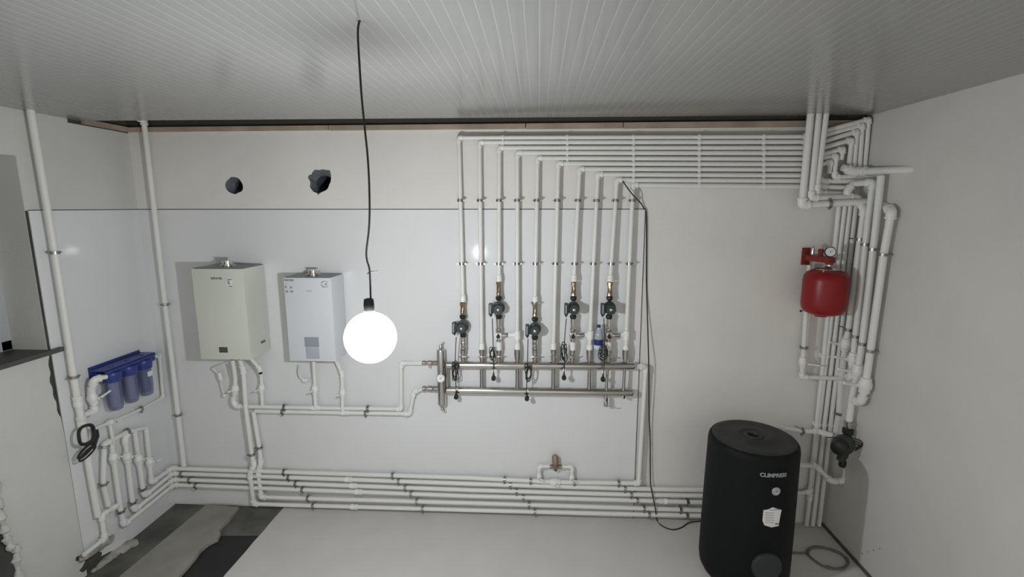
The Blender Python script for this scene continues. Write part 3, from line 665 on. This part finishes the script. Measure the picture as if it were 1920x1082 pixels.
# inlet unions on the left of the separator
for py, r in ((680,.019),(728.5,.024)):
    a, b = P(793,py,DM), P(822,py+.5,DM); a.z = b.z; L = (b-a).length; g = G()
    g.lathe([(r*.7,-.004),(r,0),(r,L*.16),(r*.75,L*.18),(r*.8,L*.30),(r*1.05,L*.32),(r*1.05,L*.58),(r*.8,L*.60),(r,L*.68),(r,L*.86),(r*.7,L*.88),(r*.7,L)], a, (b-a), 14); o = obj('inlet_union', g, 'nickel', MF)
    if py < 700:
        c = a+(b-a)*.45; g = G(); g.tube([c, c+V((0,-.03,-.004)), c+V((0,-.032,-.03))], .006, 8); obj('handle', g, 'chrome', o)

# ---------------------------------------------------------------- pumps
S = (D-DM)/FPX
def pump(px, pyc, py_top, lab, cord, brass_top, brass_bot, m1='pump', side=False):
    c = P(px, pyc, DM); t = thing('circulation_pump', lab, 'pump', c-V((0,0,.11)), 'circulation pumps above the manifold')
    x, z = c.x, c.z; up = V((0,0,1))
    g = G()
    g.lathe([(.019,-.07),(.019,-.06),(.015,-.052),(.016,-.04),(.022,-.02),(.024,0),(.022,.02),(.016,.04),(.015,.058),(.019,.064),(.019,.07)], c, up, 20)
    g.lathe([(.02,.026),(.036,.024),(.046,.014),(.048,0),(.048,-.016),(.044,-.024),(.03,-.028)], c, (0,1,0), 28)
    obj('pump_body', g, m1, t)
    f = c+V((0,-.026,0)); g = G()
    g.lathe([(.043,0),(.043,.008),(.037,.010),(.037,.052),(.0385,.054),(.0385,.066),(.034,.072),(.016,.072),(.014,.069)], f, (0,-1,0), 28)
    for i in range(10):
        a = 2*PI*i/10+.3; e = f+V((.038*math.cos(a),-.03,.038*math.sin(a))); g.tube([e+V((0,.02,0)), e+V((0,-.018,0))], .002, 5)
    mo = obj('motor', g, 'pumpd' if m1 == 'pump' else m1, t)
    g = G(); g.lathe([(.012,.068),(.012,.0735),(.008,.076)], f, (0,-1,0), 14); obj('vent_screw', g, 'chrome', mo)
    g = G(); g.box((x-.073,f.y-.064,z-.044), (x-.044,f.y-.006,z+.044), .006); g.box((x-.05,f.y-.055,z-.03), (x-.034,f.y-.012,z+.03), .003)
    g.lathe([(.010,0),(.010,-.008),(.006,-.018)], (x-.058,f.y-.03,z-.044), up, 12); tb = obj('terminal_box', g, 'pumpd', t)
    g = G(); g.box((x-.066,f.y-.0655,z-.03), (x-.056,f.y-.0638,z+.036)); obj('rating_plate', g, 'inkl', tb)
    for s_, nm in ((1,.062),(-1,-.062)):
        g = G(); g.lathe([(.019,0),(.0235,.003),(.0255,.008),(.0255,.022),(.022,.03),(.018,.032)], c+up*(s_*.058), up*s_, 8); obj('union_nut', g, 'black', t)
    # brass adapter on top
    zt0 = z+.09; zt1 = P(px, py_top, DM).z
    g = G(); g.lathe([(.015,zt0),(.020,zt0+.002),(.020,zt0+.03),(.018,zt0+.033),(.018,zt1-.028),(.022,zt1-.026),(.022,zt1-.002),(.017,zt1)], (x,-DM,0), up, 8); obj('brass_adapter', g, 'brass', t)
    return c
PU = {}
PU[0] = pump(868, 611, 567, 'dark green circulation pump at the far left of the manifold, set low', None, 0, 0)
PU[2] = pump(935.5, 576.5, 528, 'dark green circulation pump second from the left, set high, above a white square valve plate', None, 0, 0)
PU[4] = pump(1003, 615.5, 568, 'dark green circulation pump third from the left, set low at mid row', None, 0, 0)
PU[6] = pump(1075, 576.5, 529, 'dark green circulation pump fourth from the left, set high', None, 0, 0)
PU[8] = pump(1142.5, 576.5, 529, 'darkest green circulation pump, rightmost, above and right of the water bottle', None, 0, 0, m1='pumpd')
# check valve towers under the low pumps
for k, px, lab in ((0,868,'chrome check valve between the leftmost pump and the manifold'),(4,1003,'chrome check valve between the low middle pump and the manifold')):
    c = PU[k]; a = c.z-.09; b = P(px, 655, DM).z; g = G(); L = a-b
    g.lathe([(.018,b),(.024,b+.002),(.024,b+L*.22),(.020,b+L*.25),(.022,b+L*.45),(.026,b+L*.55),(.022,b+L*.68),(.019,b+L*.72),(.023,b+L*.75),(.023,a)], (c.x,-DM,0), (0,0,1), 16)
    single('check_valve', g, 'chrome', lab, 'valve', 'check valves under the pumps')
# mixing valves under the high pumps
for k, px, ex, lab in ((2,935,953,'three-way mixing valve with a bright white square plate and dark knob'),(6,1074,1096,'three-way mixing valve with a dark knob under the fourth pump'),(8,1141,1163,'three-way mixing valve with a dark knob just right of the water bottle')):
    c = PU[k]; zc_ = P(px, 628, DM).z; a = c.z-.09; b = P(px, 656, DM).z; bx = P(px, 628, DM).x
    t = thing('mixing_valve', lab, 'valve', V((bx,-DM,b)), 'mixing valves under the high pumps')
    g = G(); L = a-zc_
    g.lathe([(.018,zc_-.055),(.020,zc_-.045),(.020,zc_-.03),(.026,zc_-.015),(.028,zc_),(.026,zc_+.015),(.020,zc_+.03),(.024,zc_+.036),(.024,zc_+.058),(.019,zc_+.062),(.021,a-.01),(.021,a)], (bx,-DM,0), (0,0,1), 16)
    xe = P(ex, 628, DM).x
    g.lathe([(.015,0),(.015,.02),(.021,.022),(.021,xe-bx-.006),(.016,xe-bx)], (bx,-DM,zc_), (1,0,0), 12); obj('valve_body', g, 'chrome', t)
    g = G(); g.box((bx-.025,-DM-.04,zc_-.025), (bx+.025,-DM-.03,zc_+.025), .005); obj('square_plate', g, 'paper' if k == 2 else 'nickel', t)
    g = G(); g.lathe([(.015,0),(.015,.012),(.011,.016)], (bx,-DM-.04,zc_-.003), (0,-1,0), 14); g.tube([(bx,-DM-.05,zc_),(bx,-DM-.05,zc_+.022)], .005, 8); obj('knob', g, 'black', t)
    g = G(); g.lathe([(.018,b),(.026,b+.001),(.026,zc_-.056),(.02,zc_-.054)], (bx,-DM,0), (0,0,1), 16); obj('coupling', g, 'fit', t)

# pump cords with plugs, bundled and left hanging
def cord(lab, path, loops, plug, yd=.17, cap=True):
    t = thing('power_cord', lab, 'cord', P(*plug, yd-.03)-V((0,0,.02)), 'pump power cords with plugs')
    g = G(); pts = [P(x, y, yd if i == 0 else yd-.03) for i, (x, y) in enumerate(path)]; g.tube(smooth(pts), .0034, 8)
    cx, cy_, rx, ry = loops; rnd = random.Random(int(cx))
    for q in range(5):
        c0 = P(cx+rnd.uniform(-2,2), cy_, yd-.03+.01); c0.z += rnd.uniform(-.025,.025); ph = rnd.uniform(0,6); tl_ = rnd.uniform(-.35,.35)
        a_ = rx*S*rnd.uniform(.6,1.1); b_ = ry*S*rnd.uniform(.7,1.05); L = []
        for i in range(25):
            th = 2*PI*i/24; u = a_*math.cos(th); v_ = b_*math.sin(th); L.append(c0+V((u*math.cos(tl_)-v_*math.sin(tl_), rnd.uniform(-.002,.002)-.006*math.cos(th+ph), u*math.sin(tl_)+v_*math.cos(tl_))))
        g.tube(L, .0032, 7)
    obj('cable', g, 'cable', t)
    p = P(*plug, yd-.03); g = G(); g.lathe([(.0045,.045),(.007,.03),(.011,.014),(.0165,.006),(.0175,-.008),(.013,-.018)], p, (0,0,1), 16); g.lathe([(.0175,-.018),(.0175,.012)], p, (0,1,0), 16)
    pl = obj('plug', g, 'black', t)
    g = G()
    for s_ in (-1,1): g.tube([p+V((s_*.008,.004,-.004)), p+V((s_*.008,.032,-.004))], .0022, 6)
    obj('plug_pin', g, 'chrome', pl)
    g = G(); q = P(plug[0]+.5, plug[1]-14, yd-.03); g.box(q-V((.010,.001,.010)), q+V((.010,.001,.010))); obj('cable_tag', g, 'paper', t)
cord('black cord of the leftmost pump, bundled, its plug hanging below the lower bar', [(855.5,632),(854,660),(853.5,700),(855,728),(855.5,742)], (853.5,698,5,20), (855.5,744))
cord('black cord of the second pump, looped once, plug hanging between the bars', [(923,597),(924.5,640),(925.5,690),(925.5,706)], (923,662,4,12), (925.5,709))
cord('black cord of the low middle pump, plug hanging below the lower bar', [(990,636),(989,680),(987.5,725),(988,742)], (991,698,5,15), (988,747))
cord('black cord of the fourth pump with a long twisted bundle, plug between the bars', [(1062,597),(1058.5,640),(1058.5,690),(1057.5,704)], (1057.5,662,5,17), (1057.5,708))
cord('black cord of the rightmost pump, looped in front of the water bottle', [(1132,597),(1134,640),(1132.5,690),(1130.5,706)], (1131,661,8,14), (1130.5,711))

# water bottle standing on the upper bar
b0 = P(1121,679,DM); zb2 = b0.z-.002; zz = P(1121,609,DM).z; H = zz-zb2
t = thing('water_bottle', 'clear plastic water bottle with a blue and white label standing on the upper bar', 'bottle', V((b0.x,-DM-.0,zb2)))
g = G(); R_ = .036
prof = [(.020,.0),(R_,.006),(R_,.03),(R_*.93,.036),(R_,.044),(R_*.93,.060),(R_,.068),(R_*.93,.084),(R_,.092),(R_,H*.56),(R_*.98,H*.64),(R_*.80,H*.78),(R_*.50,H*.87),(.013,H*.91),(.013,H*.94)]
g.lathe([(r, zb2+h) for r, h in prof], (b0.x,-DM,0), (0,0,1), 24); obj('bottle_body', g, 'clearp', t)
g = G(); g.lathe([(R_*1.015,zb2+H*.48),(R_*1.015,zb2+H*.63)], (b0.x,-DM,0), (0,0,1), 24, cap=False); l_ = obj('label', g, 'labelb', t)
g = G(); g.lathe([(R_*1.012,zb2+H*.38),(R_*1.012,zb2+H*.48)], (b0.x,-DM,0), (0,0,1), 24, cap=False); obj('label_border', g, 'labelw', l_)
g = G(); g.lathe([(.015,zb2+H*.935),(.015,zb2+H*.995),(.012,zb2+H)], (b0.x,-DM,0), (0,0,1), 16); obj('cap', g, 'labelb', t)

# ---------------------------------------------------------------- long black cable beside the panel
g = G(); pts = [P(1168,340,.075), P(1177,353,.095), P(1188,367,.10), P(1199,378,.04), P(1207,390,.02), P(1212,408,.015), P(1212,519,.012), P(1213,560,.012), P(1215,629,.05), P(1216.5,690,.085), P(1217,779,.05), P(1219,820,.03), P(1219.5,900,.04), P(1222,920,.085), P(1226,940,.09), P(1229,955,.09)]
pts += [F(1232,976,.006), F(1240,985,.006), F(1252,991,.006), F(1265,993,.006), F(1280,988,.006), F(1290,981,.006), F(1304,978,.006), F(1330,976,.006)]
g.tube(smooth(pts, 5), .0048, 8); single('black_cable', g, 'cable', 'long black cable hanging down the wall right of the panels and trailing on the floor', 'cable')

# ---------------------------------------------------------------- hanging bulb
bx, bz = P(695,637,1.9).x, P(695,637,1.9).z
ceilp = F(675,36,3.222); yb_ = -1.9
T = thing('hanging_bulb', 'glowing white bulb hanging on a dark cord from the ceiling', 'light bulb', V((bx,yb_,bz-.1)))
def PB(px, py, y_): r = ray(px, py); return CAM + r*((y_+D)/r.y)
cp_ = [ceilp+V((.006,0,.012)), ceilp]+[PB(px, py, ceilp.y+(yb_-ceilp.y)*t_) for px, py, t_ in ((671,60,.05),(674,120,.12),(678,180,.2),(683,232,.3),(689,290,.4),(692,340,.5),(693,395,.6),(691.5,432,.7),(687,470,.8),(688,488,.85),(693,508,.9),(695,560,1))]
g = G(); g.tube(smooth(cp_, 5), [.0042]*0 or .0038, 8); obj('cord', g, 'cable', T)
g = G(); k_ = PB(694,509,yb_); g.tube([k_+V((-.012,0,-.010)), k_, k_+V((.03,0,.0)), k_+V((.034,0,.004))], .0022, 6); obj('wire_tie', g, 'cableg', T)
zs_ = PB(695,561,yb_).z
RB = .106
g = G(); g.lathe([(.006,zs_+.004),(.019,zs_),(.021,zs_-.02),(.021,zs_-.045),(.019,zs_-.05)], (bx,yb_,0), (0,0,1), 20); obj('lamp_holder', g, 'black', T)
zc2 = zs_-.045
g = G(); g.lathe([(.019,zc2),(.022,zc2-.012)]+[(RB*math.sin(a), zc2-.095-RB*.98*math.cos(PI-a)*-1*-1) for a in []]+[(RB*math.sin(a), zc2-.012-RB*.97+RB*math.cos(a)) for a in [.3+i*(PI-.3)/16 for i in range(17)]], (bx,yb_,0), (0,0,1), 32); bg = obj('glare_shell', g, 'bulb', T)  # shell added for the glare disc, wider than the real bulb
g = G(); g.lathe([(.033*math.sin(a), zc2-.012-RB*.97-.033*math.cos(a)) for a in [.05+i*(PI-.1)/12 for i in range(13)]], (bx,yb_,0), (0,0,1), 20); obj('lamp_core', g, 'core', bg)

# ---------------------------------------------------------------- red expansion vessel
VD = .20
vc = P(1546,551,VD+.0); xv = vc.x; zv1 = P(1547,507,VD).z; zv0 = P(1546,590,VD).z; rv = 40*(D-VD)/FPX*.93
t = thing('expansion_vessel', 'red round expansion vessel hanging on a red bracket in the right corner', 'expansion vessel', V((xv,-VD,zv0)))
g = G(); Hh = zv1-zv0
g.lathe([(.03,zv0),(.09,zv0+.006),(rv*.86,zv0+.022),(rv*.97,zv0+.05),(rv,zv0+.085),(rv,zv1-.07),(rv*.97,zv1-.04),(rv*.86,zv1-.016),(rv*.66,zv1),(.02,zv1+.004)], (xv,-VD,0), (0,0,1), 40); obj('tank', g, 'red', t)
g = G(); g.lathe([(.04,zv0-.012),(.042,zv0-.008),(.042,zv0+.004)], (xv-.01,-VD,0), (0,0,1), 20); obj('bottom_cap', g, 'redd', t)
g = G(); g.lathe([(.085,zv1+.0),(.088,zv1+.008),(.07,zv1+.018),(.03,zv1+.022)], (xv,-VD,0), (0,0,1), 28); obj('flange', g, 'chrome', t)
g = G(); g.lathe([(.030,zv1+.02),(.018,zv1+.03),(.016,zv1+.05),(.022,zv1+.052),(.022,zv1+.062)], (xv+.01,-VD,0), (0,0,1), 16); obj('neck', g, 'chrome', t)
zk2 = P(1535,486,.12).z
x0, x1 = P(1510,486,.04).x, P(1563,490,VD).x
t = thing('vessel_bracket', 'dark red bracket bar with gauge, air vent and safety valve above the red vessel', 'bracket', V((xv-.05,-.1,zk2-.03)))
g = G(); g.box((x0-.012,-.02,zk2-.055), (x0+.045,-.001,zk2+.075), .004)
g.prism([V((x0+.0,-.02,zk2-.018)), V((x0+.05,-.02,zk2-.018)), V((x1,-VD-.02,zk2-.018)), V((x1-.05,-VD-.03,zk2-.018)), V((x0+.0,-.075,zk2-.018))], (0,0,.042)); g.lathe([(.026,zk2-.03),(.026,zk2+.022)], (xv+.01,-VD,0), (0,0,1), 16); obj('bracket_bar', g, 'redd', t)
c = P(1524,470,.09); g = G(); g.lathe([(.008,-.03),(.012,-.028),(.013,.015),(.010,.03),(.005,.036)], c, (0,0,1), 14); obj('air_vent', g, 'chrome', t)
c = P(1539,473,.13); g = G(); g.lathe([(.017,-.03),(.017,0),(.02,.002),(.02,.02),(.014,.024)], c, (0,0,1), 8); obj('safety_knob', g, 'redd', t)
gauge(P(1557,472.5,.20), (-.25,-1,.15), .036, t, rim='black')
t = pipe('white pipe rising behind the red vessel with a valve, elbowed right into the corner riser', [P(1518,497,.07), P(1507,652,.06), P(1503.5,707,.06), P(1578,710,.09)], .0165, clamps=[P(1507,652,.06)])
handle_valve(t, t_pts[t.name], P(1504.5,679,.06), .0165, (.09,-.015,-.004), 'B')

# ---------------------------------------------------------------- black pump in the corner
e_ = PR(1592,790,.058); dE = -e_.y; c = P(1577,833,dE+.05)
t = thing('circulation_pump', 'black heating pump low in the right corner beneath the thick risers', 'pump', c-V((0,0,.1)))
g = G(); g.lathe([(.04,-.05),(.062,-.045),(.070,-.01),(.070,.02),(.055,.038),(.035,.045)], c+V((.02,0,0)), (-.7,-.7,0), 24); g.tube([e_+V((0,0,-.085)), e_+V((-.004,-.01,-.12)), c+V((.025,0,.01)), c+V((.022,0,-.09)), c+V((.005,0,-.13))], [.024,.030,.045,.034,.026], 16); obj('pump_body', g, 'pumpd', t)
g = G(); g.lathe([(.055,.03),(.057,.05),(.055,.09),(.04,.105),(.01,.108)], c+V((.01,0,0)), (-.7,-.7,0), 24); obj('motor', g, 'black', t)
g = G(); g.lathe([(.032,0),(.038,-.006),(.038,-.038),(.03,-.044)], e_+V((0,0,-.055)), (0,0,1), 8); obj('union_nut', g, 'black', t)
g = G(); g.lathe([(.027,.0),(.033,-.004),(.033,-.025),(.028,-.027),(.028,-.05),(.024,-.06)], e_+V((0,0,.004)), (0,0,1), 16); obj('pipe_union', g, 'nickel', t)
g = G()
for s_ in (0,1,2): g.tube(smooth([c+V((.03,.0,.04+.012*s_)), c+V((.085,-.02,.055-.02*s_)), c+V((.125,-.04,.03-.008*s_)), c+V((.07,-.05,-.012*s_))]), .0035, 6)
g.tube(smooth([c+V((-.12,-.02,.06)), c+V((-.07,-.04,.07)), c+V((-.01,-.03,.05))]), .0035, 6); obj('cable', g, 'cable', t)
pp = P(1580,868,.27); g = G(); g.lathe([(.008,.05),(.014,.03),(.024,.01),(.026,-.02),(.018,-.032)], pp, (.1,0,1), 16); pl = obj('plug', g, 'black', t)
g = G(); g.box(pp+V((-.012,-.012,.035)), pp+V((.014,.012,.05)), .002); obj('plug_collar', g, 'paper', pl)
t = pipe('white clamped pipe from above the black tank to the corner pump', [P(1466,803,.12), P(1503,809,.10), P(1535,809.5,.10), P(1560,817,.16)], .0175, clamps=[P(1503,809.5,.10)])
coupling(t, t_pts[t.name], P(1553,814,.15), .0175, .03, 1.35)
t = pipe('white pipe dipping in a bend between the corner pump and the black tank', [P(1586,880,.20), P(1583,902,.20), P(1558,902,.18), P(1530,873,.14), P(1478,871,.30)], .0185)

for px, py in ((1503,569),(1501,583)):
    g = G(); g.lathe([(.004,0),(.009,.004),(.007,.009)], P(px, py, 0), (0,-1,0), 10); single('wall_screw', g, 'black', 'upper dark screw in the wall left of the red vessel' if py < 575 else 'lower dark screw in the wall left of the red vessel', 'screw')
g = G()
for px, py in ((1617,1038),(1627,1035),(1638,1032),(1650,1029)): q = PR(px, py, 0); g.lathe([(.005,0),(.005,.0008)], q, (-1,0,0), 8)
struct('trim_24', g, 'seam')
# ---------------------------------------------------------------- black storage tank
tx, td, tr, tz = 1.50, .567, .289, CZ-1.569
T = thing('storage_tank', 'big black cylindrical hot water tank standing on the floor at right', 'tank', V((tx,-td,0)))
g = G(); g.lathe([(tr*.86,.0),(tr*.95,.012),(tr*1.01,.045),(tr*1.035,.10),(tr*1.03,.35),(tr*1.015,.7),(tr*1.0,tz-.05),(tr*.985,tz-.02),(tr*.95,tz-.004),(tr*.92,tz-.001)], (tx,-td,0), (0,0,1), 72); obj('jacket', g, 'tank', T)
g = G(); g.lathe([(tr*.93,tz-.004),(tr*.90,tz+.004),(tr*.80,tz+.007),(tr*.74,tz+.003),(tr*.45,tz+.004),(tr*.40,tz+.014),(tr*.33,tz+.016),(tr*.29,tz+.008),(tr*.22,tz+.006),(tr*.19,tz+.016),(tr*.14,tz+.016),(tr*.12,tz-.012),(.004,tz-.012)], (tx,-td,0), (0,0,1), 64); obj('lid', g, 'tanklid', T)
def tank_hit(px, py, rad):
    r = ray(px, py); o = CAM-V((tx,-td,0)); a = r.x**2+r.y**2; b = 2*(o.x*r.x+o.y*r.y); c = o.x**2+o.y**2-rad*rad
    s_ = (-b-math.sqrt(b*b-4*a*c))/(2*a); h = CAM+r*s_; return math.atan2(h.y+td, h.x-tx), h.z
def wrapf(ang0, z0, rad): return lambda co: V((tx+(rad+co.z*1.0)*math.cos(ang0+co.x/rad), -td+(rad+co.z*1.0)*math.sin(ang0+co.x/rad), z0+co.y))
rs = tr*1.012
an, hz = tank_hit(1451,891.5,rs); obj('lettering', text_mesh('CLIMPRESS', .036, None, (1,0,0), (0,1,0), fn=wrapf(an, hz, rs+.004), bold=.0016), 'inkl', T)
an, hz = tank_hit(1454,920.5,rs); cdir = V((math.cos(an), math.sin(an), 0)); c = V((tx,-td,hz))+cdir*(rs+.006)
o = gauge(c, cdir, .029, T, name='thermometer', dial='panelg2', rim='nickel')
def patch(px0, py0, poly, thick=.0015, rad=None):
    rad = rad or tr*1.018; an, hz = tank_hit(px0, py0, rad); f_ = wrapf(an, hz, rad); g = G(); n = len(poly)
    cen = V((sum(p[0] for p in poly)/n, sum(p[1] for p in poly)/n, 0)); vs = [f_(V((x, y, .006)))for x, y in poly]+[f_(V((x, y, .0)))for x, y in poly]+[f_(cen+V((0,0,.006)))]
    g.add(vs, [(i, (i+1)%n, 2*n) for i in range(n)]+[(i, i+n, (i+1)%n+n, (i+1)%n) for i in range(n)]); return g
lp = [(-.058,.045),(-.03,.052),(0,.068),(.03,.056),(.058,.046),(.052,.0),(.048,-.066),(.0,-.072),(-.045,-.058),(-.058,-.03)]
pa = obj('paper_label', patch(1447.5,969,lp), 'paper', T)
g = patch(1456,980,[(-.012,-.012),(.012,-.012),(.012,.0),(-.012,.0)], rad=tr*1.026)
g2 = patch(1448,955.5,[(-.018,-.003),(.045,-.0015),(.045,.003),(-.018,.0)], rad=tr*1.026); o_ = len(g.v); g.v += g2.v; g.f += [tuple(i+o_ for i in f) for f in g2.f]
for q in range(5):
    g2 = patch(1441,961+q*4.5,[(-.024,-.0012),(.03,-.0012),(.03,.0012),(-.024,.0012)], rad=tr*1.026); o_ = len(g.v); g.v += g2.v; g.f += [tuple(i+o_ for i in f) for f in g2.f]
obj('print', g, 'inkl', pa)
an, hz = tank_hit(1437,1062,tr*1.03); cdir = V((math.cos(an), math.sin(an), 0)); g = G(); g.lathe([(.098,0),(.10,.012),(.092,.028),(.05,.034),(.004,.035)], V((tx,-td,hz))+cdir*(tr*1.0), cdir, 36); obj('inspection_cover', g, 'tankgrey', T)

# hose coil on the floor by the right wall
g = G(); c = F(1552,1045,.012); pts = [F(1470,1034,.01), F(1500,1037,.01), F(1516,1034,.01)]
ra = (F(1589,1050,.012)-c).length
for i in range(0, 52):
    a = 2.3-i*.21; q_ = ra*(1+.05*math.sin(i*.7)); pts.append(c+V((q_*math.cos(a), q_*math.sin(a)*.86, .0)))
g.tube(smooth(pts, 3), .007, 8); single('hose_coil', g, 'cableg', 'thin dark hose coiled loosely on the floor between tank and right wall', 'hose')

# ---------------------------------------------------------------- floor things at left
def fl(px, py, z=0.0): return F(px, py, z)
a, b, c, d = fl(386,946,.02), fl(448,950,.02), fl(333,1082,.02), fl(222,1082,.02)
ab = a; e1 = (d-a); e2 = (c-b)
far = 1.9
poly = [a, b]+[b+e2*t_+V((random.uniform(-.006,.010),0,0)) for t_ in (.1,.2,.3,.38)]+[b+e2*.42+V((.035,0,0)), b+e2*.50+V((.05,0,0)), b+e2*.56+V((.012,0,0))]+[b+e2*t_+V((random.uniform(-.01,.008),0,0)) for t_ in (.65,.75,.85,.95,1.1,1.3,far)]+[a+e1*far]
for p in poly: p.z = -.010
g = G(); g.prism(poly, (0,0,.028)); single('plank', g, 'board', 'long grey wooden plank lying on the dark floor strip at left', 'plank', flat=True)
poly = [fl(408,1003), fl(485,1003), fl(470,1022), fl(419,1084), fl(330,1200), fl(180,1300), fl(300,1084), fl(345,1062), fl(372,1040), fl(395,1018)]
for p in poly: p.z = -.011
g = G(); g.prism(poly, (0,0,.003)); single('rubber_sheet', g, 'rubber', 'black sheet lying between the plank and the pale floor', 'sheet', flat=True)
# rubble and mortar at the foot of the left wall
g = G(); rnd = random.Random(5)
import bmesh
def rock(c, s, seed):
    bm = bmesh.new(); bmesh.ops.create_icosphere(bm, subdivisions=2, radius=1); r_ = random.Random(seed)
    for v in bm.verts: v.co = V(c)+V((v.co.x*s[0], v.co.y*s[1], v.co.z*s[2]))*(1+r_.uniform(-.3,.3))
    bm.verts.index_update(); g.add([v.co.copy() for v in bm.verts], [[v.index for v in f.verts] for f in bm.faces]); bm.free()
for k in range(46):
    t_ = rnd.random(); p = fl(168,1062)*(1-t_)+fl(243,1018)*t_; p.x += rnd.uniform(-.05,.04); s = rnd.uniform(.012,.04); rock((max(p.x, XL+.01), p.y+rnd.uniform(-.06,.03), -.002), (s, s*1.3, s*.6), k)
for k in range(14):
    t_ = k/13; p = PL(158,1044,.02)*(1-t_)+PL(205,1012,.02)*t_; rock((p.x, p.y, p.z), (.022,.04,.028), 100+k)
single('rubble', g, 'mortar', 'broken plaster and mortar rubble at the foot of the left wall', 'rubble', kind='stuff')
g = G()
for k in range(10): p = PL(160+rnd.uniform(-12,30), 1050+rnd.uniform(-8,20), .0); rock((XL+.0, p.y, p.z), (.012,.05,.04), 200+k)
struct('trim_17', g, 'concrete')
# ragged foam edge at the extreme left
g = G(); pts = [PL(x, y, .03) for x, y in ((-6,905),(2,940),(4,965),(12,990),(14,1010),(18,1026),(30,1030),(34,1050),(38,1082),(44,1130))]
g.tube(smooth([p+V((rnd.uniform(-.01,.01), rnd.uniform(-.008,.008), 0)) for p in pts], 5), [.018+.007*math.sin(i*1.3)+.004*math.sin(i*2.9) for i in range(46)], 10)
single('insulation_strip', g, 'foam', 'ragged whitish foam strip on the left wall at the picture edge', 'insulation')
g = G(); g.prism([PL(x, y, 0) for x, y in ((-12,900),(0,945),(10,1000),(16,1035),(28,1045),(36,1110),(-60,1130))], (.012,0,0)); struct('trim_18', g, 'concrete')
